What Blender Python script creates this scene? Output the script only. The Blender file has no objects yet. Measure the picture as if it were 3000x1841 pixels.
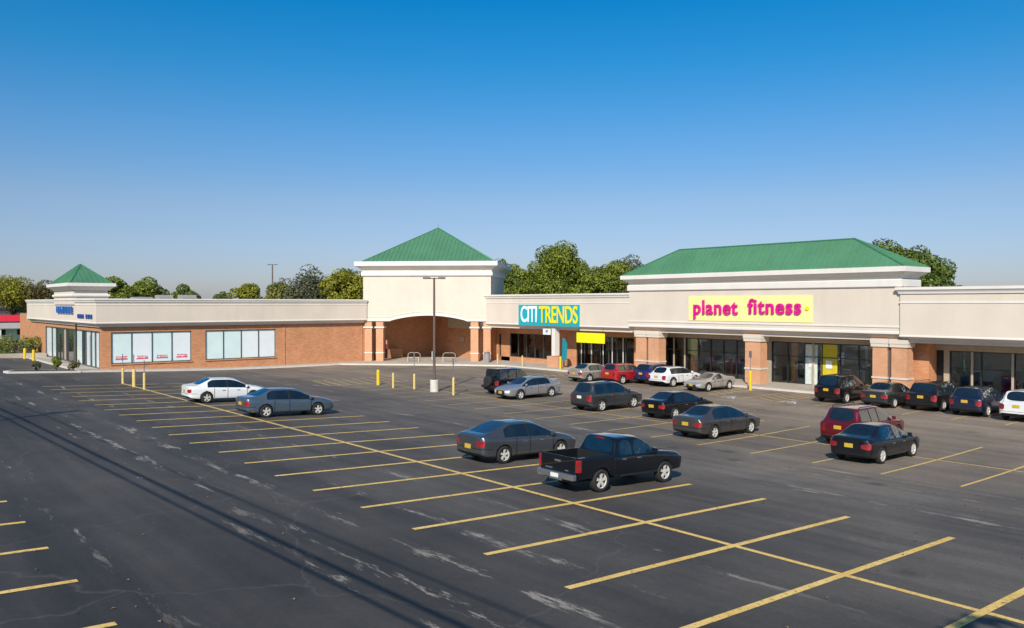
import bpy, bmesh, math, random
from mathutils import Vector, Matrix
R = math.radians
SC = bpy.context.scene
COL = SC.collection
rnd = random.Random(7)

# ---------------------------------------------------------------- camera
# world: X runs away from the camera along the parking stripes, Y along the rows, camera at the origin
FPX, PITCH, YAW = 2384.78, 0.012851, 0.875393
cd = bpy.data.cameras.new('camera'); cam = bpy.data.objects.new('camera', cd); COL.objects.link(cam)
cd.sensor_width = 36; cd.lens = FPX / 3000 * 36; cd.clip_end = 3000; cd.clip_start = .1
cam.location = (0, 0, 0)
cam.rotation_euler = (math.pi / 2 - PITCH, 0, YAW - math.pi / 2)
SC.camera = cam
# ---------------------------------------------------------------- light
SUN_EL, SUN_AZ = R(34), R(38)          # shadows fall towards direction SUN_AZ (from +X)
ld = bpy.data.lights.new('sun', 'SUN'); ld.energy = 4.7; ld.angle = R(.5); ld.color = (1, .93, .83)
sun = bpy.data.objects.new('sun', ld); COL.objects.link(sun)
sd = Vector((math.cos(SUN_AZ) * math.cos(SUN_EL), math.sin(SUN_AZ) * math.cos(SUN_EL), -math.sin(SUN_EL)))
sun.rotation_euler = sd.to_track_quat('-Z', 'Y').to_euler()
sun.location = (-60, -30, 60)
W = bpy.data.worlds.new('World'); SC.world = W; W.use_nodes = True
nt = W.node_tree; nt.nodes.clear()
sky = nt.nodes.new('ShaderNodeTexSky'); sky.sky_type = 'NISHITA'; sky.sun_disc = False
sky.sun_elevation = SUN_EL
sky.sun_rotation = math.atan2(-sd.x, -sd.y)
sky.air_density = 1.0; sky.dust_density = 0.6; sky.ozone_density = 3.0; sky.altitude = 100
hs = nt.nodes.new('ShaderNodeHueSaturation'); hs.inputs['Saturation'].default_value = 1.2; hs.inputs['Value'].default_value = 1.0
bg = nt.nodes.new('ShaderNodeBackground'); bg.inputs[1].default_value = 0.12
wo = nt.nodes.new('ShaderNodeOutputWorld')
nt.links.new(sky.outputs[0], hs.inputs['Color']); 
tcw = nt.nodes.new('ShaderNodeTexCoord'); spw = nt.nodes.new('ShaderNodeSeparateXYZ'); rw = nt.nodes.new('ShaderNodeValToRGB'); mw = nt.nodes.new('ShaderNodeMix'); mw.data_type = 'RGBA'; mw.blend_type = 'MULTIPLY'; mw.inputs[0].default_value = 1
nt.links.new(tcw.outputs['Generated'], spw.inputs[0]); nt.links.new(spw.outputs[2], rw.inputs[0])
el = rw.color_ramp.elements
for i, (p_, c_) in enumerate(((0.0, (.56, .57, .80)), (.056, (.60, .60, .78)), (.12, (.72, .68, .76)), (.20, (.50, .74, .87)), (.275, (.20, .77, .93)), (.36, (.01, .76, .98)), (.5, (.75, .92, .95)))):
    e_ = el[0] if i == 0 else (el[1] if i == 1 else el.new(p_)); e_.position = p_; e_.color = (*c_, 1)
nt.links.new(hs.outputs[0], mw.inputs[6]); nt.links.new(rw.outputs[0], mw.inputs[7]); nt.links.new(mw.outputs[2], bg.inputs[0]); nt.links.new(bg.outputs[0], wo.inputs[0])
SC.view_settings.view_transform = 'Standard'; SC.view_settings.look = 'None'
SC.view_settings.exposure = 0.09; SC.view_settings.gamma = 1
SC.render.engine = 'CYCLES'

# ---------------------------------------------------------------- helpers
def fX(X):
    X = max(X, -12)
    if X < 24: return -.0401 * X
    if X > 36: return -.0401 * 30
    u = X - 24
    return -.0401 * (24 + u - u * u / 24)
def gz(X, Y): return -5.0886 + fX(X) - .0028 * max(-60, min(Y, 130))
def srgb(h):
    c = [int(h[i:i + 2], 16) / 255 for i in (0, 2, 4)]
    return tuple((v / 12.92 if v <= .04045 else ((v + .055) / 1.055) ** 2.4) for v in c)
MATS = {}
def base_mat(name):
    m = bpy.data.materials.new(name); m.use_nodes = True
    return m, m.node_tree, m.node_tree.nodes['Principled BSDF']
def N(t, typ, **kw):
    n = t.nodes.new(typ)
    for k, v in kw.items():
        if k in n.inputs.keys(): n.inputs[k].default_value = v
        else: setattr(n, k, v)
    return n
def simple(name, col, rough=.6, metal=0., var=.12, scale=3., spec=.5, bump=0., coat=0.):
    """plain surface with a soft noise variation of its own colour"""
    if name in MATS: return MATS[name]
    m, t, b = base_mat(name)
    tc = N(t, 'ShaderNodeTexCoord'); n = N(t, 'ShaderNodeTexNoise', Scale=scale, Detail=6., Roughness=.65)
    t.links.new(tc.outputs['Object'], n.inputs['Vector'])
    r = N(t, 'ShaderNodeValToRGB')
    r.color_ramp.elements[0].position = .3; r.color_ramp.elements[1].position = .7
    r.color_ramp.elements[0].color = (*[c * (1 - var) for c in col], 1)
    r.color_ramp.elements[1].color = (*[min(1, c * (1 + var)) for c in col], 1)
    t.links.new(n.outputs['Fac'], r.inputs[0]); t.links.new(r.outputs[0], b.inputs['Base Color'])
    b.inputs['Roughness'].default_value = rough; b.inputs['Metallic'].default_value = metal
    b.inputs['Specular IOR Level'].default_value = spec
    b.inputs['Coat Weight'].default_value = coat
    if bump:
        bp = N(t, 'ShaderNodeBump', Strength=bump, Distance=.02); n2 = N(t, 'ShaderNodeTexNoise', Scale=scale * 12, Detail=4.)
        t.links.new(tc.outputs['Object'], n2.inputs['Vector']); t.links.new(n2.outputs['Fac'], bp.inputs['Height']); t.links.new(bp.outputs[0], b.inputs['Normal'])
    MATS[name] = m; return m

def mixc(t, fac, a, b_, mode='MIX'):
    n = t.nodes.new('ShaderNodeMix'); n.data_type = 'RGBA'; n.blend_type = mode
    for s, v in ((0, fac), (6, a), (7, b_)):
        if isinstance(v, (int, float)): n.inputs[s].default_value = v
        elif isinstance(v, tuple): n.inputs[s].default_value = (*v[:3], 1)
        else: t.links.new(v, n.inputs[s])
    return n.outputs[2]
def ramp(t, src, p0, p1, c0=(0, 0, 0), c1=(1, 1, 1)):
    r = N(t, 'ShaderNodeValToRGB'); e = r.color_ramp.elements
    e[0].position = p0; e[1].position = p1; e[0].color = (*c0, 1); e[1].color = (*c1, 1)
    t.links.new(src, r.inputs[0]); return r.outputs[0]
def noise(t, vec, scale, detail=5., rough=.6, stretch=None, rot=0.):
    if stretch or rot:
        mp = N(t, 'ShaderNodeMapping'); mp.inputs['Scale'].default_value = stretch or (1, 1, 1); mp.inputs['Rotation'].default_value = (0, 0, rot)
        t.links.new(vec, mp.inputs['Vector']); vec = mp.outputs[0]
    n = N(t, 'ShaderNodeTexNoise', Scale=scale, Detail=detail, Roughness=rough)
    t.links.new(vec, n.inputs['Vector']); return n.outputs['Fac']

def math_(t, op, a, b=None):
    n = N(t, 'ShaderNodeMath', operation=op)
    for i, v in ((0, a), (1, b)):
        if v is None: continue
        if isinstance(v, (int, float)): n.inputs[i].default_value = v
        else: t.links.new(v, n.inputs[i])
    return n.outputs[0]

def asphalt():
    m, t, b = base_mat('asphalt')
    tc = N(t, 'ShaderNodeTexCoord'); v = tc.outputs['Object']
    big = noise(t, v, .06, 3); c = ramp(t, big, .35, .65, (.043, .043, .045), (.058, .057, .056))
    sep = N(t, 'ShaderNodeSeparateXYZ'); t.links.new(v, sep.inputs[0]); X, Y = sep.outputs[0], sep.outputs[1]
    # asphalt turns lighter and browner towards the shops, with a wavering edge
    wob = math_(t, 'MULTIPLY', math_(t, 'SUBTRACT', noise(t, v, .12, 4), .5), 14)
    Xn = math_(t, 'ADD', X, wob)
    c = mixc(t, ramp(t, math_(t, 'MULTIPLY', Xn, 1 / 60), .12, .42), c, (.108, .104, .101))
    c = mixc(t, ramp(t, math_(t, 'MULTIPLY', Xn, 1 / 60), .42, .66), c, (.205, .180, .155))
    # long tyre-polish bands and scuffs along the driving aisles (direction Y)
    st2 = noise(t, v, 1.0, 4, .55, (.45, .045, 1)); c = mixc(t, 1., c, ramp(t, st2, .32, .60, (.70, .70, .72), (1.08, 1.07, 1.05)), 'MULTIPLY')
    st3 = noise(t, v, 1.0, 5, .6, (1.6, .09, 1)); c = mixc(t, 1., c, ramp(t, st3, .35, .70, (.88, .88, .88), (1.25, 1.22, 1.18)), 'MULTIPLY')
    pt = noise(t, v, .22, 5, .6); c = mixc(t, 1., c, ramp(t, pt, .36, .64, (.78, .78, .79), (1.16, 1.14, 1.12)), 'MULTIPLY')
    # chalky worn flecks in strips beside the stall ends and in the aisles
    band = None
    for x0, w_ in ((4.3, .5), (8.5, .7), (10.1, .6), (7.6, .4), (12.0, .5), (14.5, .5), (24.5, 1.2), (27.5, .6), (28.8, .5), (42, 2.0)):
        a = math_(t, 'SUBTRACT', 1., math_(t, 'MINIMUM', 1., math_(t, 'ABSOLUTE', math_(t, 'MULTIPLY', math_(t, 'SUBTRACT', math_(t, 'ADD', X, math_(t, 'MULTIPLY', wob, .07)), x0), 1 / w_))))
        band = a if band is None else math_(t, 'MAXIMUM', band, a)
    fl = noise(t, v, 1.0, 10, .78, (2.6, .42, 1), .04)
    w = ramp(t, math_(t, 'ADD', fl, math_(t, 'MULTIPLY', band, .12)), .655, .70)
    aisle = ramp(t, noise(t, v, .20, 2), .36, .52, (.25, .25, .25), (1, 1, 1))
    c = mixc(t, math_(t, 'MULTIPLY', math_(t, 'MULTIPLY', w, aisle), .85), c, (.30, .285, .26))
    # oil spots in the stalls
    ov = N(t, 'ShaderNodeTexVoronoi', Scale=.36); t.links.new(v, ov.inputs['Vector'])
    od = ramp(t, math_(t, 'ADD', ov.outputs['Distance'], math_(t, 'MULTIPLY', noise(t, v, 5, 3), .12)), .10, .22, (1, 1, 1), (0, 0, 0)); c = mixc(t, math_(t, 'MULTIPLY', od, .45), c, (.022, .022, .024))
    # thin sealed cracks
    vo = N(t, 'ShaderNodeTexVoronoi', feature='DISTANCE_TO_EDGE', Scale=.13)
    wp = N(t, 'ShaderNodeTexNoise', Scale=.8, Detail=4.); t.links.new(v, wp.inputs['Vector'])
    add = N(t, 'ShaderNodeVectorMath', operation='MULTIPLY_ADD'); t.links.new(wp.outputs['Color'], add.inputs[0]); add.inputs[1].default_value = (1.6, 1.6, 0); t.links.new(v, add.inputs[2])
    t.links.new(add.outputs[0], vo.inputs['Vector'])
    ck = ramp(t, vo.outputs['Distance'], 0.0, .006, (1, 1, 1), (0, 0, 0))
    c = mixc(t, math_(t, 'MULTIPLY', ck, .35), c, (.13, .12, .115))
    # fine grit
    g = noise(t, v, 30, 4, .75); c = mixc(t, .6, c, ramp(t, g, .25, .75, (.45, .45, .45), (1.35, 1.33, 1.3)), 'MULTIPLY'); g2 = noise(t, v, 7, 5, .8); c = mixc(t, .5, c, ramp(t, g2, .3, .7, (.72, .72, .72), (1.25, 1.25, 1.25)), 'MULTIPLY')
    c = mixc(t, 1., c, (1.20, 1.13, 1.03), 'MULTIPLY')
    t.links.new(c, b.inputs['Base Color'])
    b.inputs['Roughness'].default_value = .75; b.inputs['Specular IOR Level'].default_value = .35
    bp = N(t, 'ShaderNodeBump', Strength=.25, Distance=.01); t.links.new(g, bp.inputs['Height']); t.links.new(bp.outputs[0], b.inputs['Normal'])
    return m
def brick(name, c1, c2, mortar):
    m, t, b = base_mat(name)
    tc = N(t, 'ShaderNodeTexCoord'); sep = N(t, 'ShaderNodeSeparateXYZ'); t.links.new(tc.outputs['Object'], sep.inputs[0])
    cmb = N(t, 'ShaderNodeCombineXYZ'); t.links.new(math_(t, 'SUBTRACT', sep.outputs[0], sep.outputs[1]), cmb.inputs[0]); t.links.new(sep.outputs[2], cmb.inputs[1])
    br = N(t, 'ShaderNodeTexBrick'); br.inputs['Scale'].default_value = 1; br.inputs['Brick Width'].default_value = .30; br.inputs['Row Height'].default_value = .10
    br.inputs['Mortar Size'].default_value = .008
    br.inputs['Color1'].default_value = (*c1, 1); br.inputs['Color2'].default_value = (*c2, 1); br.inputs['Mortar'].default_value = (*mortar, 1)
    t.links.new(cmb.outputs[0], br.inputs['Vector'])
    n = noise(t, tc.outputs['Object'], .7, 6, .7); c = mixc(t, .8, br.outputs['Color'], ramp(t, n, .3, .7, (.72, .72, .74), (1, 1, 1)), 'MULTIPLY')
    t.links.new(c, b.inputs['Base Color']); b.inputs['Roughness'].default_value = .85; b.inputs['Specular IOR Level'].default_value = .2
    return m
def stucco(name, col):
    m, t, b = base_mat(name)
    tc = N(t, 'ShaderNodeTexCoord'); v = tc.outputs['Object']
    c = ramp(t, noise(t, v, .35, 5), .3, .7, tuple(x * .93 for x in col), tuple(min(1, x * 1.04) for x in col))
    # faint rain streaks running down
    s = noise(t, v, 1.0, 5, .65, (2.2, 2.2, .10)); c = mixc(t, ramp(t, s, .52, .72, (0, 0, 0), (.10, .10, .10)), c, tuple(x * .6 for x in col))
    t.links.new(c, b.inputs['Base Color']); b.inputs['Roughness'].default_value = .9; b.inputs['Specular IOR Level'].default_value = .15
    bp = N(t, 'ShaderNodeBump', Strength=.2, Distance=.01); t.links.new(noise(t, v, 30, 3), bp.inputs['Height']); t.links.new(bp.outputs[0], b.inputs['Normal'])
    return m
def paint_line():
    m, t, b = base_mat('line_paint')
    tc = N(t, 'ShaderNodeTexCoord'); v = tc.outputs['Object']
    c = ramp(t, noise(t, v, 1.2, 4), .3, .7, (.76, .48, .11), (.88, .61, .20))
    c = mixc(t, math_(t, 'MULTIPLY', ramp(t, noise(t, v, 9., 6, .75), .52, .66), .75), c, (.10, .085, .06))
    sep = N(t, 'ShaderNodeSeparateXYZ'); t.links.new(v, sep.inputs[0])
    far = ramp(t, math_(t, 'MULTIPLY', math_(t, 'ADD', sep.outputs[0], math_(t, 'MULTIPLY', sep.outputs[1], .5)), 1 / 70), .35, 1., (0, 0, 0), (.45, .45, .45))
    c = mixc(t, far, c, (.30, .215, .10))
    t.links.new(c, b.inputs['Base Color']); b.inputs['Roughness'].default_value = .7
    return m
def glassy(name, col=(.02, .025, .03), rough=.06):
    m, t, b = base_mat(name)
    tc = N(t, 'ShaderNodeTexCoord')
    t.links.new(ramp(t, noise(t, tc.outputs['Object'], 1.3, 3), .35, .65, tuple(c * .6 for c in col), tuple(c * 1.5 for c in col)), b.inputs['Base Color'])
    b.inputs['Roughness'].default_value = rough; b.inputs['Specular IOR Level'].default_value = .9; b.inputs['Coat Weight'].default_value = .6
    b.inputs['Coat Roughness'].default_value = .03
    return m
def clear_glass(name, tint=(.42, .45, .46)):
    m, t, b = base_mat(name); t.nodes.remove(b)
    tr = N(t, 'ShaderNodeBsdfTransparent'); tr.inputs[0].default_value = (*tint, 1)
    gl = N(t, 'ShaderNodeBsdfGlossy'); gl.inputs['Roughness'].default_value = .03; gl.inputs[0].default_value = (.9, .9, .9, 1)
    fr = N(t, 'ShaderNodeFresnel'); fr.inputs[0].default_value = 1.6
    mx = N(t, 'ShaderNodeMixShader'); t.links.new(fr.outputs[0], mx.inputs[0]); t.links.new(tr.outputs[0], mx.inputs[1]); t.links.new(gl.outputs[0], mx.inputs[2])
    tc = N(t, 'ShaderNodeTexCoord'); bp = N(t, 'ShaderNodeBump', Strength=.05, Distance=.05)
    t.links.new(noise(t, tc.outputs['Object'], .8, 2), bp.inputs['Height']); t.links.new(bp.outputs[0], gl.inputs['Normal'])
    t.links.new(mx.outputs[0], t.nodes['Material Output'].inputs[0]); return m
def foliage(name, c0, c1, c2):
    m, t, b = base_mat(name)
    g = N(t, 'ShaderNodeNewGeometry'); r = N(t, 'ShaderNodeValToRGB'); e = r.color_ramp.elements
    e[0].color = (*c0, 1); e[1].color = (*c2, 1); x = e.new(.55); x.color = (*c1, 1)
    t.links.new(g.outputs['Random Per Island'], r.inputs[0])
    tc = N(t, 'ShaderNodeTexCoord'); c = mixc(t, .6, r.outputs[0], ramp(t, noise(t, tc.outputs['Object'], .45, 3), .35, .65, (.55, .55, .6), (1.15, 1.1, 1.0)), 'MULTIPLY')
    t.links.new(c, b.inputs['Base Color']); b.inputs['Roughness'].default_value = .6; b.inputs['Specular IOR Level'].default_value = .25
    tl = N(t, 'ShaderNodeBsdfTranslucent'); t.links.new(c, tl.inputs[0]); mx = N(t, 'ShaderNodeMixShader'); mx.inputs[0].default_value = .25
    t.links.new(b.outputs[0], mx.inputs[1]); t.links.new(tl.outputs[0], mx.inputs[2]); t.links.new(mx.outputs[0], t.nodes['Material Output'].inputs[0])
    return m

class MB:
    """collects shapes, then links them as one mesh object"""
    def __init__(s): s.v, s.f, s.m = [], [], []
    def add(s, vs, fs, mi=0):
        o = len(s.v); s.v += [tuple(v) for v in vs]; s.f += [tuple(i + o for i in f) for f in fs]; s.m += [mi] * len(fs); return s
    def box(s, x0, x1, y0, y1, z0, z1, mi=0, rz=0, c=None):
        vs = [(x, y, z) for x in (x0, x1) for y in (y0, y1) for z in (z0, z1)]
        if rz:
            cx, cy = c or ((x0 + x1) / 2, (y0 + y1) / 2); ca, sa = math.cos(rz), math.sin(rz)
            vs = [(cx + (x - cx) * ca - (y - cy) * sa, cy + (x - cx) * sa + (y - cy) * ca, z) for x, y, z in vs]
        return s.add(vs, [(0, 1, 3, 2), (4, 6, 7, 5), (0, 4, 5, 1), (2, 3, 7, 6), (0, 2, 6, 4), (1, 5, 7, 3)], mi)
    def cyl(s, p0, p1, r0, r1=None, n=12, mi=0, cap=True):
        r1 = r0 if r1 is None else r1
        p0, p1 = Vector(p0), Vector(p1); d = (p1 - p0).normalized(); a = d.orthogonal().normalized(); b = d.cross(a)
        vs = [p + (a * math.cos(2 * math.pi * i / n) + b * math.sin(2 * math.pi * i / n)) * r for p, r in ((p0, r0), (p1, r1)) for i in range(n)]
        fs = [(i, (i + 1) % n, n + (i + 1) % n, n + i) for i in range(n)]
        if cap: fs += [tuple(range(n))[::-1], tuple(range(n, 2 * n))]
        return s.add(vs, fs, mi)
    def tube(s, pts, r, n=6, mi=0):
        for a, b in zip(pts, pts[1:]): s.cyl(a, b, r, r, n, mi)
        return s
    def quad(s, a, b, c, d, mi=0): return s.add([a, b, c, d], [(0, 1, 2, 3)], mi)
    def build(s, name, mats, parent=None, smooth=False, bevel=0):
        if not isinstance(mats, (list, tuple)): mats = [mats]
        o0 = Vector((0, 0, 0))
        if parent is not None: o0 = Vector(parent.get('_o', (0, 0, 0)))
        me = bpy.data.meshes.new(name)
        me.from_pydata([(v[0] - o0.x, v[1] - o0.y, v[2] - o0.z) for v in s.v], [], s.f)
        for m in mats: me.materials.append(m)
        me.polygons.foreach_set('material_index', s.m)
        if smooth: me.polygons.foreach_set('use_smooth', [True] * len(me.polygons))
        bm = bmesh.new(); bm.from_mesh(me); bmesh.ops.recalc_face_normals(bm, faces=bm.faces); bm.to_mesh(me); bm.free()
        me.update()
        o = bpy.data.objects.new(name, me); COL.objects.link(o)
        if parent is not None: o.parent = parent; o['_o'] = tuple(o0)
        if bevel:
            md = o.modifiers.new('b', 'BEVEL'); md.width = bevel; md.segments = 2; md.limit_method = 'ANGLE'
        return o
def tag(o, label=None, cat=None, group=None, kind=None):
    if label: o['label'] = label
    if cat: o['category'] = cat
    if group: o['group'] = group
    if kind: o['kind'] = kind
    return o
def thing(name, label, cat, loc=(0, 0, 0), rz=0, group=None):
    e = bpy.data.objects.new(name, None); COL.objects.link(e); e.location = loc; e.rotation_euler = (0, 0, rz); e.empty_display_size = .3
    e['_o'] = tuple(loc) if not rz else (0, 0, 0)
    return tag(e, label, cat, group)
def copy_tree(o, parent=None):
    c = o.copy(); COL.objects.link(c)
    if parent is not None: c.parent = parent
    for ch in [x for x in list(o.children)]: copy_tree(ch, c)
    return c
def offs(path, d):
    """offset an open plan path to its right-hand side with mitred corners"""
    out = []
    for i, p in enumerate(path):
        ns = []
        for a, b in ((i - 1, i), (i, i + 1)):
            if a < 0 or b >= len(path): continue
            dx, dy = path[b][0] - path[a][0], path[b][1] - path[a][1]; l = math.hypot(dx, dy); ns.append((dy / l, -dx / l))
        if len(ns) == 1: n = ns[0]
        else:
            sx, sy = ns[0][0] + ns[1][0], ns[0][1] + ns[1][1]; k = 2 / (sx * sx + sy * sy); n = (sx * k, sy * k)
        out.append((p[0] + n[0] * d, p[1] + n[1] * d))
    return out
def sweep(mb, path, prof, mi=0, closed_prof=True):
    """sweep (outward, z) profile along plan path; ends capped"""
    rings = [[(x, y, z) for (x, y) in [offs(path, o)[i]]] for i in range(len(path)) for (o, z) in prof]
    vs = [r[0] for r in rings]; n = len(prof); fs = []
    for i in range(len(path) - 1):
        for j in range(n if closed_prof else n - 1):
            k = (j + 1) % n; fs.append((i * n + j, i * n + k, (i + 1) * n + k, (i + 1) * n + j))
    if closed_prof: fs += [tuple(range(n)), tuple(range((len(path) - 1) * n, len(path) * n))[::-1]]
    mb.add(vs, fs, mi); return mb

M = dict(
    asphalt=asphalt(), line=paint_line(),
    brick=brick('brick_orange', (.66, .295, .140), (.53, .215, .095), (.56, .37, .24)),
    brickp=brick('brick_pale', (.72, .37, .20), (.66, .32, .165), (.64, .42, .28)),
    stucco=stucco('stucco_cream', (.68, .59, .49)), white=stucco('stucco_white', (.74, .70, .64)),
    concrete=simple('concrete', (.44, .38, .31), .9, var=.18, scale=.8, bump=.2),
    concretew=simple('concrete_pale', (.62, .57, .50), .9, var=.1, scale=2),
    green=simple('green_metal', (.098, .262, .140), .45, .2, var=.14, scale=.35), greend=simple('green_metal_cap', (.07, .235, .12), .4, .3, var=.05),
    alu=simple('aluminium', (.12, .13, .13), .4, .6), dark=simple('dark_frame', (.025, .025, .028), .45), tan=simple('tan_panel', (.42, .34, .24), .7),
    paper=simple('window_paper', srgb('d3e6e4'), .35, var=.05, scale=.6, coat=.5), paperw=simple('window_paper_white', srgb('dfe6e8'), .35, var=.04, scale=.6, coat=.5),
    glass=clear_glass('shop_glass', (.66, .69, .70)), dglass=glassy('dark_glass'), rubber=simple('rubber', (.018, .018, .018), .8), trim=simple('car_trim', (.012, .012, .013), .6),
    rim=simple('rim_alloy', (.72, .69, .63), .35, .3, var=.05), chrome=simple('chrome', (.6, .6, .6), .2, .9, var=.03),
    yellow=simple('bollard_yellow', srgb('e3bf1c'), .5, var=.08), cream=simple('bollard_faded', srgb('d8bc74'), .6, var=.12),
    brown=simple('bronze_pole', (.16, .115, .10), .5, .3), steel=simple('steel', (.32, .32, .33), .45, .7), whitep=simple('white_paint', (.78, .78, .76), .45, var=.04),
    red=simple('red_paint', (.45, .03, .035), .45), plate=simple('plate_yellow', (.55, .36, .04), .5, var=.25, scale=22), plateW=simple('plate_white', (.75, .72, .62), .4, var=.05),
    mulch=simple('mulch', (.045, .028, .018), .95, var=.4, scale=6), wood=simple('bark', (.10, .075, .055), .9, var=.3, scale=4),
    bench=simple('bench_metal', (.50, .44, .38), .5, .2), black=simple('black_plastic', (.02, .02, .02), .6), grey=simple('grey_plastic', (.25, .28, .31), .6), inner=simple('interior_dark', (.26, .25, .24), .8), innerw=simple('interior_wall', (.45, .42, .38), .8),
    roofgrey=simple('roof_membrane', (.35, .33, .31), .9), hv=simple('hvac_metal', (.34, .32, .29), .6, var=.08), grass=simple('grass_green', (.09, .16, .03), .95, var=.4, scale=.5),
)

# ---------------------------------------------------------------- ground
def sheet(name, xs, ys, mat, dz=0.0, label=None):
    mb = MB(); nx, ny = len(xs), len(ys)
    mb.add([(x, y, gz(x, y) + dz) for x in xs for y in ys], [(i * ny + j, (i + 1) * ny + j, (i + 1) * ny + j + 1, i * ny + j + 1) for i in range(nx - 1) for j in range(ny - 1)])
    o = mb.build(name, mat, smooth=True); tag(o, kind='structure'); return o
def fr(a, b, s): return [a + (b - a) * i / max(1, round((b - a) / s)) for i in range(max(1, round((b - a) / s)) + 1)]
sheet('ground', [-900, -300, -100] + fr(-60, 60, 6) + [100, 300, 900, 1600], [-900, -300, -100, -60] + fr(-50, 130, 30) + [300, 900, 1600], M['grass'], -.12)
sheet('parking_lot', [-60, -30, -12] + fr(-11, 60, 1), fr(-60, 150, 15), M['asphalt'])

lines = MB()
def stripe(x0, y0, x1, y1, w=.175):
    L = math.hypot(x1 - x0, y1 - y0); n = max(1, int(L / 1.0)); dx, dy = (x1 - x0) / L, (y1 - y0) / L; nx, ny = -dy * w / 2, dx * w / 2
    vs = []
    for i in range(n + 1):
        x, y = x0 + (x1 - x0) * i / n, y0 + (y1 - y0) * i / n
        for s in (-1, 1): vs.append((x + nx * s, y + ny * s, gz(x + nx * s, y + ny * s) + .007))
    lines.add(vs, [(2 * i, 2 * i + 2, 2 * i + 3, 2 * i + 1) for i in range(n)])
GY = 5.983; S = 2.74
for k in range(-4, 22):
    j = rnd.uniform(-.12, .12); stripe(16.54, GY + S * k, 22.0 + j, GY + S * k); stripe(11.07 + j, GY + S * k, 16.38, GY + S * k)
stripe(16.46, -8, 16.46, 65)
for k in range(-2, 20):
    j = rnd.uniform(-.1, .1); y = GY + S * k
    if y > 56: continue
    stripe(34.3, y, 38.9 + j, y, .10); stripe(29.5 + j, y, 34.15, y, .10)
stripe(34.22, 0, 34.22, 57, .10)
for k in range(8): stripe(-3, 14.42 + S * (k - 2), 3.54, 14.42 + S * (k - 2))
for k in range(9): stripe(29.6 + k * .9, 57.5, 30.6 + k * .9, 62.5, .10)
stripe(29.6, 57.5, 38.6, 57.5, .10); stripe(29.6, 62.5, 38.6, 62.5, .10)
for k in range(18):
    y = 8.0 + 2.68 * k
    stripe(46.9, y, 52.4, y, .10)
for y0 in (29.9, 34.2, 52.6):
    for k in range(6): stripe(47.2 + k * .9, y0, 48.2 + k * .9, y0 + 1.7, .10)
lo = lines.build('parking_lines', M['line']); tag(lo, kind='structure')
# painted accessible symbols
sym = MB()
def symbol(x, y):
    def q(a, b, c, d):
        L = math.hypot(c - a, d - b); nx, ny = -(d - b) / L * .07, (c - a) / L * .07
        z = gz(x, y) + .012
        sym.quad((a + nx, b + ny, z), (c + nx, d + ny, z), (c - nx, d - ny, z), (a - nx, b - ny, z))
    for i in range(10):
        a0, a1 = R(-150 + 26 * i), R(-150 + 26 * (i + 1)); q(x + .42 * math.cos(a0), y + .42 * math.sin(a0), x + .42 * math.cos(a1), y + .42 * math.sin(a1))
    q(x + .1, y + .1, x + .95, y + .15); q(x + .1, y + .1, x - .05, y - .5); q(x - .05, y - .5, x - .45, y - .75); q(x + .55, y + .12, x + .5, y - .35)
    q(x + 1.05, y + .14, x + 1.2, y + .14)
symbol(47.2, 28.8); symbol(46.6, 33.0); symbol(47.0, 51.2)
so = sym.build('painted_symbols', simple('white_line_paint', (.62, .6, .58), .7, var=.2, scale=8)); tag(so, kind='structure')

# pavement in front of the shops, with a real kerb
pav = MB()
def pave(outer, inner, h=.15):
    op, ip = [], []
    for (a, b), (c, d) in zip(zip(outer, outer[1:]), zip(inner, inner[1:])):
        n = max(1, int(math.hypot(b[0] - a[0], b[1] - a[1]) / 2))
        for i in range(n): f = i / n; op.append((a[0] + (b[0] - a[0]) * f, a[1] + (b[1] - a[1]) * f)); ip.append((c[0] + (d[0] - c[0]) * f, c[1] + (d[1] - c[1]) * f))
    op.append(outer[-1]); ip.append(inner[-1])
    for i in range(len(op) - 1):
        a, b, c, d = op[i], op[i + 1], ip[i + 1], ip[i]
        ke = []
        for o_, in_ in ((a, d), (b, c)):
            L = math.hypot(in_[0] - o_[0], in_[1] - o_[1]); ke.append((o_[0] + (in_[0] - o_[0]) * .18 / L, o_[1] + (in_[1] - o_[1]) * .18 / L))
        T = lambda p, e=0: (p[0], p[1], gz(*p) + h + e)
        B = lambda p: (p[0], p[1], gz(*p) - .1)
        pav.quad(T(a), T(b), T(ke[1]), T(ke[0]), 1); pav.quad(T(ke[0], -.004), T(ke[1], -.004), T(c, -.004), T(d, -.004), 0); pav.quad(B(a), B(b), T(b), T(a), 1)
pave([(16.4, 104), (16.4, 80.0), (16.4, 78.0)], [(18.6, 104), (18.6, 82), (18.6, 80.1)])
pave([(16.4, 78.0), (30, 78.3), (41.3, 77.9), (50, 68.6), (53.0, 64.6), (53.1, 46), (53.1, 20), (53.1, -20)],
     [(18.6, 80.1), (32, 80.3), (51.5, 87), (60, 80), (60, 70), (58.4, 46), (58.4, 20), (58.4, -20)])
po = pav.build('pavement', [M['concrete'], M['concretew']]); tag(po, kind='structure')
isl = MB(); z0 = gz(13.5, 78.5)
pts = [(11.0, 77.6), (16.4, 77.7), (16.4, 80.2), (11.6, 80.0), (10.8, 78.8)]
isl.add([(x, y, gz(x, y) - .1) for x, y in pts] + [(x, y, gz(x, y) + .16) for x, y in pts], [(i, (i + 1) % 5, 5 + (i + 1) % 5, 5 + i) for i in range(5)])
inn = [(13.6 + (x - 13.6) * .9, 78.9 + (y - 78.9) * .82) for x, y in pts]
isl.add([(x, y, gz(x, y) + .16) for x, y in pts] + [(x, y, gz(x, y) + .16) for x, y in inn], [(i, (i + 1) % 5, 5 + (i + 1) % 5, 5 + i) for i in range(5)])
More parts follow.
